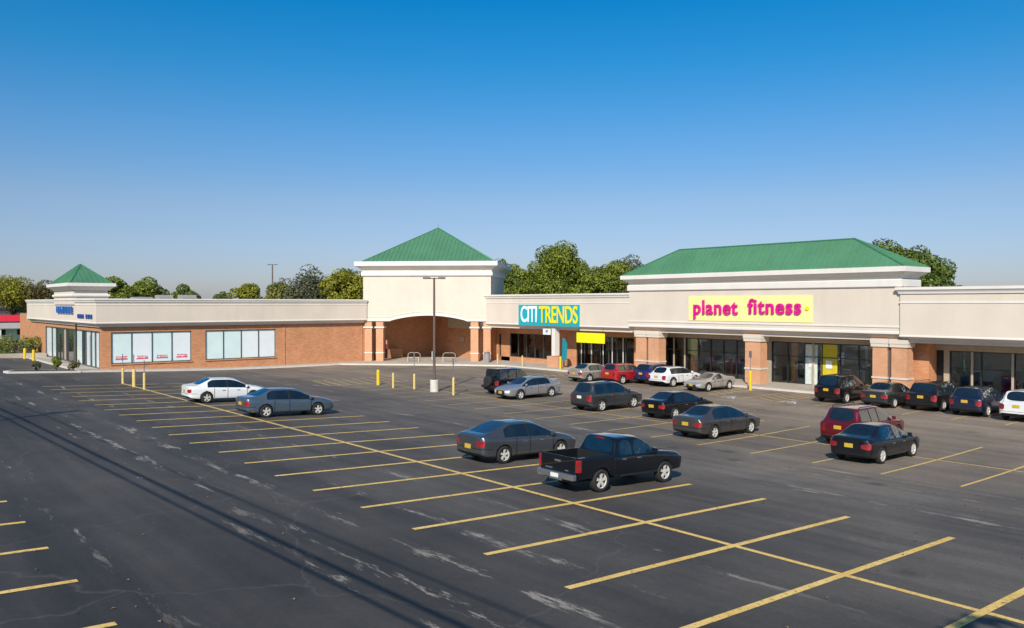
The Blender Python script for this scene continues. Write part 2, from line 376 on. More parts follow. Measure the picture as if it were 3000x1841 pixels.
isl.add([(x, y, gz(x, y) + .158) for x, y in inn], [(0, 1, 2, 3, 4)], 1)
tag(isl.build('planted_kerb_island', [M['concretew'], M['mulch']]), kind='structure')
far_pav = MB(); far_pav.box(-30, 18.4, 103.6, 105.2, -7, gz(10, 104) + .2); tag(far_pav.build('far_pavement', M['concrete']), kind='structure')
lawn = MB(); lawn.box(-40, 18.3, 105.2, 150, -7, gz(10, 104) + .16); tag(lawn.build('lawn', M['grass']), kind='structure')

# ---------------------------------------------------------------- buildings
def hip_roof(mb, x0, x1, y0, y1, z0, ridge, zr, T=None, rib=.5, rh=.05):
    """hip roof over an eave rectangle; ridge=((xa,ya),(xb,yb)); standing seams as thin raised ribs"""
    E = [Vector((x0, y0, z0)), Vector((x1, y0, z0)), Vector((x1, y1, z0)), Vector((x0, y1, z0))]
    A, B = Vector((*ridge[0], zr)), Vector((*ridge[1], zr))      # A = end near y0, B = end near y1
    faces = [[E[0], E[1], A], [E[1], E[2], B, A], [E[2], E[3], B], [E[3], E[0], A, B]]
    tf = (lambda v: T @ v) if T is not None else (lambda v: v)
    for fc in faces:
        if (A - B).length < 1e-4 and len(fc) == 4: fc = fc[:3]
        mb.add([tf(v) for v in fc], [tuple(range(len(fc)))], 0)
        e = fc[1] - fc[0]; L = e.length; e.normalize(); n = e.cross((fc[2] - fc[0])).normalized()
        if n.z < 0: n = -n
        up = n.cross(e).normalized()
        if up.z < 0: up = -up
        poly = [((v - fc[0]).dot(e), (v - fc[0]).dot(up)) for v in fc]
        k = rib / 2
        while k < L:
            ys = []
            for (a, b), (c, d) in zip(poly, poly[1:] + poly[:1]):
                if (a - k) * (c - k) < 0: ys.append(b + (d - b) * (k - a) / (c - a))
            if len(ys) >= 2 and max(ys) - min(ys) > .2:
                p, q = fc[0] + e * k + up * min(ys), fc[0] + e * k + up * max(ys); w = e * .022; h = n * rh
                vs = [p - w, p + w, p + w + h, p - w + h, q - w, q + w, q + w + h, q - w + h]
                mb.add([tf(v) for v in vs], [(0, 1, 2, 3), (4, 7, 6, 5), (3, 2, 6, 7), (0, 3, 7, 4), (1, 5, 6, 2)], 0)
            k += rib
    for a, b in ((E[0], A), (E[1], A), (E[2], B), (E[3], B), (A, B)):
        if (a - b).length > .1: mb.cyl(tf(a), tf(b), .07, .07, 6, 1)

CROWN = lambda zt, k=1.: [(-.05, zt - .55 * k), (.08, zt - .55 * k), (.10, zt - .42 * k), (.2 * k, zt - .3 * k), (.3 * k, zt - .22 * k), (.3 * k, zt), (-.05, zt)]
BIGCROWN = lambda zt, k=1.: [(-.05, zt - .80 * k), (.04, zt - .80 * k), (.10 * k, zt - .74 * k), (.35 * k, zt - .55 * k), (.62 * k, zt - .36 * k), (.68 * k, zt - .34 * k), (.68 * k, zt), (-.05, zt)]
BAND = lambda zb, zt: [(-.05, zb), (.08, zb), (.16, zb + .12), (.16, zt - .06), (.10, zt), (-.05, zt)]

def pane_window(bld, axis, a0, a1, z0, z1, pos, n, mats, depth=.12, frame='alu', name='window', divz=None, fw=.07):
    """shop window of n panes; axis 'y' : plane Y=pos spanning X a0..a1 (faces -Y); axis 'x': plane X=pos spanning Y (faces -X)"""
    mb = MB()
    def bx(m, u0, u1, w0, w1, d0, d1, mi=0):
        if axis == 'y': m.box(u0, u1, pos + d0, pos + d1, w0, w1, mi)
        else: m.box(pos + d0, pos + d1, u0, u1, w0, w1, mi)
    bx(mb, a0, a1, z0, z0 + fw, -.02, depth); bx(mb, a0, a1, z1 - fw, z1, -.02, depth)
    for i in range(n + 1):
        u = a0 + (a1 - a0) * i / n; u = min(max(u - fw / 2, a0), a1 - fw)
        bx(mb, u, u + fw, z0 + fw, z1 - fw, -.018, depth - .002)
    if divz: bx(mb, a0 + fw, a1 - fw, divz - .03, divz + .03, -.012, depth - .006)
    w = mb.build(name, M[frame], bld)
    for i in range(n):
        u0, u1 = a0 + (a1 - a0) * i / n + fw * .5, a0 + (a1 - a0) * (i + 1) / n - fw * .5
        p = MB(); bx(p, u0, u1, z0 + fw * .6, z1 - fw * .6, .05, .07)
        p.build('pane', mats[i % len(mats)], w)
    return w

def closed_sweep(mb, x0, x1, y0, y1, prof, mi=0):
    n = len(prof); vs = []; fs = []
    for i, (sx, sy) in enumerate(((1, 1), (-1, 1), (-1, -1), (1, -1))):
        for (o, z) in prof: vs.append(((x1 + o) if sx > 0 else (x0 - o), (y1 + o) if sy > 0 else (y0 - o), z))
    for i in range(4):
        k = (i + 1) % 4
        for j in range(n):
            l = (j + 1) % n; fs.append((i * n + j, i * n + l, k * n + l, k * n + j))
    mb.add(vs, fs, mi)
def cove(mb, path, z, d, h, h2):
    sweep(mb, path, [(0, z), (-d, z - h), (-d, z - h - h2), (-d - .12, z - h - h2), (-d - .12, z)])
# --- left store (vacant unit) ---
ZL = 0.45
b1 = thing('store_building', 'long low store with white papered shop windows and small green corner turret, at the left', 'building', (18.5, 80, -6))
w = MB()
for a, b in ((18.5, 19.36), (26.52, 27.86), (35.04, 45.6)): w.box(a, b, 80, 80.4, -7, -1.7)
for a, b in ((19.36, 26.52), (27.86, 35.04)): w.box(a, b, 80.003, 80.397, -7, -5.50); w.box(a, b, 80.003, 80.397, -2.62, -1.7)
w.box(35.9, 36.02, 79.93, 80, -6.8, -1.8); w.box(45.0, 45.1, 79.95, 80, -6.8, -1.8)
w.build('wall', M['brick'], b1)
for a, b, ms in ((19.36, 26.52, ['paper', 'paperw']), (27.86, 35.04, ['paper', 'paper', 'paperw', 'paperw'])):
    pane_window(b1, 'y', a, b, -5.50, -2.62, 80.12, 4, [M[k] for k in ms])
    s = MB(); s.box(a - .05, b + .05, 79.9, 80.1, -5.6, -5.5); s.build('window_sill', M['brick'], b1)
w = MB()   # side elevation faces the entrance road
w.box(18.5, 18.9, 104.5, 121, -7, -1.25); w.box(18.5, 18.9, 80.4, 104.5, -2.55, -1.7); w.box(18.53, 18.87, 80.4, 104.5, -7, -5.88)
w.build('side_wall', M['brick'], b1)
cols = ['paperw', 'paper', 'dglass', 'tan', 'dglass', 'paper', 'dglass', 'paperw', 'paper', 'paperw']
edges = [104.5, 101.2, 99.0, 95.6, 94.0, 90.6, 87.0, 85.7, 83.6, 82.0, 80.4]
fm = MB()
for e in edges: fm.box(18.48, 18.7, e - .07, e + .07, -5.88, -2.55)
fm.box(18.483, 18.697, 80.4, 104.5, -2.62, -2.53); fm.box(18.483, 18.697, 80.4, 104.5, -5.92, -5.84)
fr_ = fm.build('storefront_frame', M['alu'], b1)
for i, c in enumerate(cols):
    p = MB(); p.box(18.6, 18.64, edges[i + 1] + .05, edges[i] - .05, -5.86, -2.57)
    p.build('door' if c == 'dglass' and i < 5 else 'storefront_pane', M[c], b1 if c == 'dglass' and i < 5 else fr_)
path = [(18.0, 113), (18.0, 79.4), (45.35, 79.4)]
f = MB(); sweep(f, path, [(-.45, -1.79), (0, -1.79), (0, ZL - .2), (-.45, ZL - .2)]); f.build('fascia', M['stucco'], b1)
f = MB(); sweep(f, path, CROWN(ZL, .62)); sweep(f, path, [(-.02, -1.80), (.05, -1.80), (.05, -1.72), (-.02, -1.68)]); sweep(f, path, [(-.01, ZL - .62), (.03, ZL - .62), (.03, ZL - .56), (-.01, ZL - .56)])
f.build('cornice', M['white'], b1)
f = MB(); cove(f, [(18.0, 113), (18.0, 79.4), (45.2, 79.4)], -1.79, .30, .20, .14); f.build('cove', M['stucco'], b1)
f = MB(); f.add([(18.45, 79.85, -1.78), (46, 79.85, -1.78), (46, 80.5, -1.78), (18.9, 80.5, -1.78), (18.9, 113, -1.78), (18.45, 113, -1.78)], [(0, 1, 2, 3), (0, 3, 4, 5)])
f.build('soffit', M['white'], b1)
f = MB(); f.box(18.3, 46, 79.8, 113, -.15, .1); f.build('flat_roof', M['roofgrey'], b1)
f = MB(); f.box(18.2, 21.0, 80.4, 104.4, -7, -6.9); f.box(22, 22.1, 81, 104, -6.9, -1.9); f.build('interior_wall', M['innerw'], b1)
# turret over the entrance
tx0, tx1, ty0, ty1 = 17.88, 20.95, 87.6, 96.6
f = MB(); f.box(tx0, tx1, ty0, ty1, -.1, 1.25); f.build('turret', M['stucco'], b1)
tp = [(tx1, ty1), (tx0, ty1), (tx0, ty0), (tx1, ty0), (tx1 + .001, ty1)]
def ring(x0, x1, y0, y1): return [(x1, y1), (x0, y1), (x0, y0), (x1, y0)]
f = MB(); closed_sweep(f, tx0, tx1, ty0, ty1, BAND(.62, .92)); closed_sweep(f, tx0, tx1, ty0, ty1, BIGCROWN(2.0, .9)); f.box(tx0 + .05, tx1 - .05, ty0 + .05, ty1 - .05, 1.25, 1.9)
f.build('turret_cornice', M['white'], b1)
f = MB(); hip_roof(f, tx0 - .35, tx1 + .35, ty0 - .35, ty1 + .35, 2.0, ((19.3, 91.2), (19.3, 91.9)), 3.95, rib=.45)
f.build('turret_roof', [M['green'], M['greend']], b1)

# --- corner tower, square to the diagonal ---
TC = Vector((45.15, 79.85, 0)); u = Vector((1, -1, 0)).normalized(); vv = Vector((1, 1, 0)).normalized()   # u along the front, vv into the building
TW = 14.25
T = Matrix(((u.x, vv.x, 0, TC.x), (u.y, vv.y, 0, TC.y), (0, 0, 1, 0), (0, 0, 0, 1)))
def tpt(a, b, z): return T @ Vector((a, b, z))
class TMB(MB):
    def box(s, x0, x1, y0, y1, z0, z1, mi=0):
        vs = [tpt(x, y, z) for x in (x0, x1) for y in (y0, y1) for z in (z0, z1)]
        return s.add(vs, [(0, 1, 3, 2), (4, 6, 7, 5), (0, 4, 5, 1), (2, 3, 7, 6), (0, 2, 6, 4), (1, 5, 7, 3)], mi)
b2 = thing('corner_tower', 'tall square cream corner tower with green pyramid roof and arched brick recess', 'building', tuple(TC + Vector((0, 0, -6.5))))
f = TMB()
ZF0, ZARC, ZW = -1.95, -1.32, 3.3
n = 24; a0, a1 = 2.95, 11.65
arc = [(a0 + (a1 - a0) * i / n, ZF0 + (ZARC - ZF0) * math.sin(math.pi * i / n) ** .8) for i in range(n + 1)]
pr_ = [(0, ZF0)] + arc + [(TW, ZF0)]
for (x0, z0), (x1, z1) in zip(pr_, pr_[1:]):
    f.add([tpt(x0, 0, z0), tpt(x1, 0, z1), tpt(x1, 0, ZW), tpt(x0, 0, ZW), tpt(x0, .6, z0), tpt(x1, .6, z1), tpt(x1, .6, ZW), tpt(x0, .6, ZW)],
          [(0, 1, 2, 3), (7, 6, 5, 4), (0, 4, 5, 1)])
f.box(0, .5, .6, TW, -1.0, ZW); f.box(TW - .5, TW, .6, TW, -1.0, ZW); f.box(.5, TW - .5, TW - .5, TW, -1.0, ZW)
f.build('wall', M['stucco'], b2)
f = TMB()
for (x0, z0), (x1, z1) in zip(pr_, pr_[1:]):       # raised trim following the arch
    f.add([tpt(x0, -.09, z0), tpt(x1, -.09, z1), tpt(x1, -.09, z1 + .22), tpt(x0, -.09, z0 + .22), tpt(x0, .01, z0), tpt(x1, .01, z1), tpt(x1, .01, z1 + .22), tpt(x0, .01, z0 + .22)],
          [(0, 1, 2, 3), (0, 4, 5, 1), (3, 2, 6, 7)])
    f.add([tpt(x0, -.05, z0 + .42), tpt(x1, -.05, z1 + .42), tpt(x1, -.05, z1 + .48), tpt(x0, -.05, z0 + .48), tpt(x0, .01, z0 + .40), tpt(x1, .01, z1 + .40), tpt(x1, .01, z1 + .48), tpt(x0, .01, z0 + .48)],
          [(0, 1, 2, 3), (0, 4, 5, 1), (3, 2, 6, 7)])
f.build('arch_trim', M['white'], b2)
f = MB()
def tsweep(mb, prof):
    t2 = MB(); closed_sweep(t2, 0, TW, 0, TW, prof); mb.add([T @ Vector(v) for v in t2.v], t2.f)
tsweep(f, [(-.05, 3.0), (.10, 3.0), (.2, 3.1), (.2, 3.42), (.12, 3.5), (-.05, 3.5)]); tsweep(f, [(-.05, 3.5), (.06, 3.5), (.12, 3.72), (.45, 3.95), (.72, 4.12), (.80, 4.14), (.80, 4.62), (-.05, 4.62)])
f.build('cornice', M['white'], b2)
f = TMB(); f.box(.1, TW - .1, .1, TW - .1, 4.4, 4.6); f.box(.4, TW - .4, .55, TW - .4, -1.0, -.8); f.build('ceiling', M['stucco'], b2)
f = MB(); hip_roof(f, -.15, TW + .15, -.15, TW + .15, 4.62, ((TW / 2, TW / 2 - .05), (TW / 2, TW / 2 + .05)), 8.95, T=T, rib=.48)
f.build('roof', [M['green'], M['greend']], b2)
f = TMB(); f.cyl(tpt(TW / 2, TW / 2, 8.9), tpt(TW / 2, TW / 2, 9.55), .03, .015, 6, 0); f.build('finial', M['steel'], b2)
# columns: four brick piers in two pairs, white collar
for c0, c1 in ((.14, .95), (1.42, 2.24), (12.0, 12.85), (13.4, 14.2)):
    f = TMB(); f.box(c0, c1, .05, .85, -7, ZF0); c = f.build('column', M['brickp'], b2)
    f = TMB(); f.box(c0 - .12, c1 + .12, -.07, .97, -2.72, -2.55); f.build('column_collar', M['white'], c); f = TMB(); f.box(c0 - .04, c1 + .04, .01, .89, -5.5, -5.4); f.build('column_band', M['white'], c)
f = MB()   # recess walls behind the arch
f.box(44.8, 57.4, 83.0, 83.4, -7, -1.0); f.box(57.0, 57.4, 71.6, 83.0, -7, -1.0)
f.box(45.0, 45.4, 80.4, 83.0, -7, -1.0); f.box(57.4, 58.2, 71.2, 71.8, -7, -1.0)
f.build('recess_wall', M['brick'], b2)
f = MB(); f.box(49.6, 51.6, 82.0, 83.0, -7, -5.3); f.build('low_wall', M['brick'], b2)
f = MB(); f.box(56.4, 57.0, 72, 79.5, -2.9, -1.05); f.build('beam', M['tan'], b2)
f = MB(); f.box(56.93, 57.0, 77.0, 78.0, -4.5, -3.95); f.build('wall_vent', M['tan'], b2)

# --- clothing store ---
XF = 54.85
b3 = thing('store_building', 'low cream store between the corner tower and the gym', 'building', (55, 60, -6.4))
f = MB(); f.box(XF, XF + .5, 49.2, 71.6, -2.2, .72); f.build('fascia', M['stucco'], b3)
f = MB(); p3 = [(XF + .4, 71.6), (XF, 71.6), (XF, 49.2)]
sweep(f, p3, CROWN(.95, .7)); sweep(f, p3, [(-.02, -2.2), (.04, -2.2), (.04, -2.12), (-.02, -2.08)]); sweep(f, p3, [(-.01, .02), (.03, .02), (.03, .10), (-.01, .10)]); f.build('cornice', M['white'], b3)
f = MB(); cove(f, [(XF, 71.6), (XF, 49.2)], -2.2, .28, .24, .16); f.build('cove', M['stucco'], b3)
f = MB(); f.box(XF + .3, 58.0, 49.2, 71.6, -2.36, -2.28); f.build('soffit', M['stucco'], b3)
f = MB(); f.box(XF + .2, 75, 49.2, 71.5, .1, .3); f.build('flat_roof', M['roofgrey'], b3)
XW = 57.5
f = MB()
f.box(XW, XW + .3, 69.2, 71.2, -7, -6.35); f.box(XW, XW + .3, 69.25, 70.95, -7, -5.9)
for a, b in ((69.3, 70.8), (58.8, 60.6), (72.6, 75), (49.2, 51.1)): f.box(XW, XW + .3, a, b, -7, -2.3)
f.box(XW + .003, XW + .297, 62.4, 69.3, -7, -5.85); f.box(XW + .003, XW + .297, 60.6, 62.4, -7, -2.3)
f.box(XW + .005, XW + .295, 62.4, 69.3, -3.25, -2.3); f.box(XW + .005, XW + .295, 51.1, 58.8, -3.2, -2.3); f.box(XW + .005, XW + .295, 70.8, 72.6, -3.4, -2.3)
f.build('wall', M['brick'], b3)
f = MB(); f.box(XW + .1, XW + .16, 70.85, 72.5, -6.5, -3.4); f.build('door', M['dglass'], b3)
pane_window(b3, 'x', 62.4, 69.3, -5.85, -3.25, XW + .08, 5, [M['glass']], frame='alu')
pane_window(b3, 'x', 51.1, 58.8, -6.3, -3.2, XW + .08, 7, [M['glass']], frame='alu')
f = MB(); f.box(XF + .15, XF + .75, 59.25, 59.75, -5.2, -2.36); f.build('column', M['white'], b3)
f = MB(); f.box(XF + .02, XF + .95, 58.7, 60.3, -7, -5.25); f.build('column_base', M['brickp'], b3)
f = MB(); f.box(XW + .35, 63.0, 49.3, 71.4, -6.45, -6.40); f.box(63, 63.2, 49.3, 71.4, -6.4, -2.3); f.box(XW + .35, 63, 49.3, 71.4, -2.4, -2.32); f.box(XW + .3, 63, 60.8, 61.2, -6.4, -2.3); f.build('interior_wall', M['innerw'], b3)
# --- gym ---
b4 = thing('gym_building', 'wide cream gym building with long green hipped metal roof and brick pillars', 'building', (55, 37, -6.4))
f = MB(); f.box(XF - .12, XF + .5, 25.1, 49.2, -2.05, 1.7); f.build('fascia', M['stucco'], b4)
GX0, GX1 = XF - .12, 57.3
f = MB(); closed_sweep(f, GX0, GX1, 25.1, 49.2, [(-.05, 1.10), (.09, 1.10), (.14, 1.16), (.14, 1.58), (.08, 1.65), (-.05, 1.65)])
closed_sweep(f, GX0, GX1, 25.1, 49.2, [(-.05, 1.65), (.03, 1.70), (.10, 1.86), (.30, 1.98), (.52, 2.12), (.58, 2.14), (.58, 2.48), (-.05, 2.48)])
p4 = [(XF + .3, 49.2), (GX0, 49.2), (GX0, 25.1), (XF + .3, 25.1)]
sweep(f, p4, [(-.02, -2.05), (.06, -2.05), (.06, -1.92), (-.02, -1.86)]); sweep(f, p4, [(-.01, -1.62), (.05, -1.62), (.05, -1.52), (-.01, -1.52)])
f.box(GX0 + .1, GX1 - .1, 25.2, 49.1, 1.7, 2.4); f.build('cornice', M['white'], b4)
f = MB(); f.box(XF + .5, GX1, 25.12, 49.18, .3, 1.68); f.build('roof_screen_wall', M['stucco'], b4)
f = MB(); hip_roof(f, GX0 - .5, GX1 + .5, 24.6, 49.7, 2.48, ((56.0, 28.95), (56.0, 44.6)), 4.62, rib=.46); f.build('roof', [M['green'], M['greend']], b4)
f = MB(); cove(f, [(GX0, 49.2), (GX0, 25.1)], -2.05, .40, .30, .16); f.build('cove', M['stucco'], b4)
f = MB(); f.box(XF + .45, 58.0, 25.1, 49.2, -2.40, -2.3); f.build('soffit', M['stucco'], b4)
f = MB(); f.box(XF + .5, 75, 25.2, 49.1, .1, .3); f.build('flat_roof', M['roofgrey'], b4)
def pair(b, spans, x0=XF + .1, zc=-2.38, mat='brickp'):
    for a, c_ in spans:
        f = MB(); f.box(x0, x0 + .95, a, c_, -7, zc); c = f.build('column', M[mat], b)
        f = MB(); f.box(x0 - .08, x0 + 1.03, a - .10, c_ + .10, -2.95, -2.72); f.box(x0 - .11, x0 + 1.06, a - .13, c_ + .13, -2.72, -2.40); f.build('capital', M['stucco'], c)
        f = MB(); f.box(x0 - .05, x0 + 1.0, a - .05, c_ + .05, -5.12, -5.0); f.build('column_band', M['concretew'], c)
pair(b4, ((47.45, 48.62), (46.0, 47.18))); pair(b4, ((35.95, 37.3),)); pair(b4, ((26.1, 27.1), (24.78, 25.8)))
for a_, c_ in ((47.18, 47.45), (25.8, 26.1)): f = MB(); f.box(XF + .25, XF + .6, a_, c_, -7, -2.4); f.build('downpipe_recess', M['brown'], b4)
f = MB(); f.box(XW, XW + .3, 47.7, 49.2, -7, -2.3); f.box(XW, XW + .3, 36.6, 38.6, -7, -2.3); f.box(XW, XW + .3, 25.1, 28.0, -7, -2.3)
f.box(XW + .004, XW + .296, 38.6, 47.7, -3.0, -2.3); f.box(XW + .004, XW + .296, 28, 36.6, -3.0, -2.3); f.build('wall', M['tan'], b4)
pane_window(b4, 'x', 38.6, 47.7, -6.35, -3.0, XW + .08, 7, [M['glass']], frame='dark', divz=-4.1)
pane_window(b4, 'x', 28.0, 36.6, -6.35, -3.0, XW + .08, 6, [M['glass']], frame='dark', divz=-4.1)
f = MB(); f.box(XW + .35, 65.0, 25.2, 49.1, -6.45, -6.40); f.box(65, 65.2, 25.2, 49.1, -6.4, -2.3); f.box(XW + .35, 65, 25.2, 49.1, -2.4, -2.32); f.build('interior_wall', M['inner'], b4)
# --- right store ---
b5 = thing('store_building', 'low cream store with dark display windows at the right edge, beside the gym', 'building', (55, 12, -6.4))
f = MB(); f.box(XF - .25, XF + .5, -15, 25.08, -2.2, .9); f.build('fascia', M['stucco'], b5)
p5 = [(XF + .4, 25.08), (XF - .25, 25.08), (XF - .25, -15)]
f = MB(); sweep(f, p5, CROWN(1.08, .8)); sweep(f, p5, [(-.02, -2.2), (.04, -2.2), (.04, -2.12), (-.02, -2.08)]); sweep(f, p5, [(-.01, .02), (.04, .02), (.04, .12), (-.01, .12)]); f.build('cornice', M['white'], b5)
f = MB(); cove(f, [(XF - .25, 25.08), (XF - .25, -15)], -2.2, .50, .26, .16); f.build('cove', M['stucco'], b5)
f = MB(); f.box(XF + .2, 58.0, -15, 25.0, -2.34, -2.26); f.build('soffit', M['stucco'], b5)
f = MB(); f.box(XF + .5, 75, -15, 25.0, .1, .3); f.build('flat_roof', M['roofgrey'], b5)
f = MB(); f.box(56.5, XW + .3, 24.0, 25.1, -7, -2.34); f.build('wall', M['brick'], b5)
f = MB(); f.box(XW + .003, XW + .4, -15, 24.0, -3.15, -2.3); f.box(XW - .02, XW + .1, 23.1, 23.45, -7, -2.5); f.build('header', M['tan'], b5)
f = MB(); f.box(XW + .2, XW + .3, 23.45, 24.0, -6.4, -3.1); f.build('recess_panel', M['black'], b5)
pane_window(b5, 'x', 5.5, 23.1, -6.35, -3.15, XW + .08, 9, [M['glass']], frame='dark', divz=-4.3)
f = MB(); f.box(XW + .35, 65.0, -10, 25.0, -6.45, -6.40); f.box(65, 65.2, -10, 25.0, -6.4, -2.3); f.box(XW + .35, 65, -10, 25.0, -2.4, -2.32); f.box(XW, XW + .3, -15, 5.5, -7, -3.15); f.build('interior_wall', M['inner'], b5)

lm, lt, lb = base_mat('ceiling_light'); lb.inputs['Emission Color'].default_value = (1, .95, .85, 1); lb.inputs['Emission Strength'].default_value = 14
for b_, y0, y1, x1 in ((b3, 50, 71, 63), (b4, 26, 48.5, 64.5), (b5, 6, 24.5, 64.5)):
    y = y0 + 1.3
    while y < y1:
        for x in (59.6, 62.4):
            f = MB(); f.box(x, x + .25, y, y + 1.1, -2.47, -2.42); f.build('ceiling_light', lm, b_)
        y += 3.1
# interior stock seen through the glass
def disp(b, y0, y1, zlo, zhi, n, cols, x0=58.6, x1=62.5, seed=1, name='clothes_rack'):
    rr = random.Random(seed)
    for i in range(n):
        y = rr.uniform(y0, y1); x = rr.uniform(x0, x1); h = rr.uniform(.7, 1.6); z = zlo if rr.random() < .75 else zlo + rr.uniform(0, zhi - zlo - h)
        m = rr.choice(cols); f = MB(); k = rr.uniform(.25, .7)
        f.box(x, x + .4, y, y + k, z + .25, z + .25 + h); f.box(x + .1, x + .16, y + .05, y + .1, z, z + .25); f.box(x + .1, x + .16, y + k - .1, y + k - .05, z, z + .25)
        f.build('display', simple('stock_' + m, srgb(m), .7), b)
disp(b3, 62.6, 68.8, -6.4, -3.6, 14, ['d8d4cc', '8a8078', '40363a', 'c0c8cc', '5c4c44'], x0=57.85, x1=59.5, seed=3)
disp(b3, 51.3, 58.4, -6.4, -3.4, 24, ['e8e4dc', '2c4c78', '8fc040', '9a5a30', 'e8e040', 'b8b0e0', '7098a8', 'dfe8ec', 'c8d8dc'], x0=57.8, x1=58.6, seed=5)
disp(b4, 38.9, 47.3, -6.4, -3.4, 26, ['8c8c90', 'e0a090', '3c5060', 'a8c0a8', '282c34', '906858', 'c8d0c8'], x0=57.9, x1=60.5, seed=8)
disp(b4, 28.3, 36.3, -6.4, -3.4, 26, ['c8d0cc', 'c8c040', '3c6c68', 'e8e8e4', '303848', '3c6890', '5c8c88'], x0=57.9, x1=60.5, seed=9)
disp(b5, 6, 22.8, -6.4, -3.6, 38, ['8c98a8', 'a83050', '98a8b8', '303848', 'd8d8d4', '405070', 'b09060'], x0=57.9, x1=60.5, seed=11)
for y_ in (21.6, 19.2, 16.9): f = MB(); f.box(XW - .03, XW + .0, y_, y_ + .14, -6.3, -3.2); f.build('mullion', M['tan'], b5)
for y_ in (46.3, 45.1, 32.9): f = MB(); f.box(XW - .03, XW + .0, y_, y_ + .16, -6.3, -3.05); f.build('mullion', M['tan'], b4)
for y_ in (58.0, 56.6, 55.0, 53.8, 52.4): f = MB(); f.box(XW - .03, XW + .0, y_, y_ + .10, -6.3, -3.25); f.build('mullion', M['concretew'], b3)
for i_, (y_, h_) in enumerate(((57.2, 1.3), (55.8, .9), (54.6, 1.5), (53.2, 1.1), (51.6, 1.2))): f = MB(); f.box(XW + .16, XW + .18, y_, y_ + .7, -5.9 + .2 * (i_ % 3), -5.9 + .2 * (i_ % 3) + h_); f.build('poster', simple('poster_%d' % i_, srgb(['e4ecec', '9cc848', 'e8e4f0', '3468a0', 'e6eaf0'][i_]), .6), b3)
f = MB(); f.box(57.62, 57.66, 31.1, 32.4, -5.5, -3.1); f.build('poster', simple('poster_yellow', srgb('c8b41e'), .6), b4)
f = MB(); f.box(57.62, 57.66, 32.7, 33.7, -6.2, -3.15); f.build('poster', simple('poster_pale', srgb('c9d4cf'), .6), b4)
for y in (32.9, 31.5): f = MB(); f.box(57.58, 57.61, y, y + .5, -4.9, -4.3); f.build('notice', M['whitep'], b4)

# ---------------------------------------------------------------- signs
def lettering(name, body, mat, size, loc, rot, sx=1., extrude=.03, offset=.0, parent=None, spacing=1.):
    cu = bpy.data.curves.new('c', 'FONT'); cu.body = body; cu.size = size; cu.extrude = extrude; cu.offset = offset; cu.space_character = spacing; cu.align_x = 'CENTER'; cu.align_y = 'CENTER'
    to = bpy.data.objects.new('c', cu); COL.objects.link(to); dg = bpy.context.evaluated_depsgraph_get(); dg.update()
    me = bpy.data.meshes.new_from_object(to.evaluated_get(dg)); bpy.data.objects.remove(to)
    me.transform(Matrix.Diagonal((sx, 1, 1, 1))); me.materials.clear(); me.materials.append(mat)
    o = bpy.data.objects.new(name, me); COL.objects.link(o)
    Mx = Matrix.Translation(loc) @ rot.to_4x4()
    if parent is not None: me.transform(Matrix.Translation(-Vector(parent['_o'])) @ Mx); o.parent = parent
    else: me.transform(Mx)
    return o
ROTX = Matrix(((0, 0, -1), (-1, 0, 0), (0, 1, 0)))     # text on a wall facing -X (reads towards -Y)
ROTY = Matrix(((1, 0, 0), (0, 0, -1), (0, 1, 0)))      # text on a wall facing -Y
TEAL = simple('sign_teal', srgb('12a3b0'), .4, var=.04); SYEL = simple('sign_yellow', srgb('f2dc12'), .4, var=.02); MAG = simple('sign_magenta', srgb('d8108c'), .35, var=.02)
PALEY = simple('sign_pale_yellow', srgb('f6e79a'), .5, var=.02); BLUE = simple('sign_blue', srgb('0b62b8'), .4, var=.03); SW = simple('sign_white', srgb('eef6fa'), .4, var=.01)
s = thing('shop_sign', 'teal signboard with white and yellow lettering on the store fascia', 'sign', (XF, 60, -1.2))
f = MB(); f.box(XF - .14, XF - .002, 55.6, 64.5, -2.24, -.12); f.build('board', TEAL, s)
lettering('lettering', 'CITI', SW, 2.3, Vector((XF - .17, 62.85, -1.17)), ROTX, .68, .02, .03, s, .92)
lettering('lettering', 'TRENDS', SYEL, 2.35, Vector((XF - .17, 58.5, -1.19)), ROTX, .67, .02, .035, s, .94)
XG = XF - .12
s = thing('shop_sign', 'pale yellow panel with raised magenta lowercase lettering on the gym fascia', 'sign', (XG, 37, -.4))
f = MB(); f.box(XG - .04, XG - .001, 31.45, 42.6, -1.40, .60); f.build('panel', PALEY, s)
lettering('lettering', 'planet', MAG, 1.62, Vector((XG - .12, 39.95, -.36)), ROTX, 1.0, .06, .030, s, 1.08)
lettering('lettering', 'fitness', MAG, 1.62, Vector((XG - .12, 34.55, -.28)), ROTX, 1.0, .06, .030, s, 1.09)
f = MB(); f.cyl((XG - .12, 31.85, -.35), (XG - .05, 31.85, -.35), .16, .16, 12); f.build('badge', SYEL, s)
s = thing('banner', 'plain yellow banner hanging under the canopy, left of the gym pillars', 'banner', (XF, 54.2, -3.3))
f = MB(); f.box(XF + .0, XF + .04, 52.35, 56.05, -3.72, -2.78); f.build('cloth', simple('banner_yellow', srgb('f4f010'), .6, var=.03), s)
f = MB(); f.cyl((XF + .02, 52.6, -2.78), (XF + .02, 52.6, -2.35), .015); f.cyl((XF + .02, 55.8, -2.78), (XF + .02, 55.8, -2.35), .015); f.build('cord', M['black'], s)
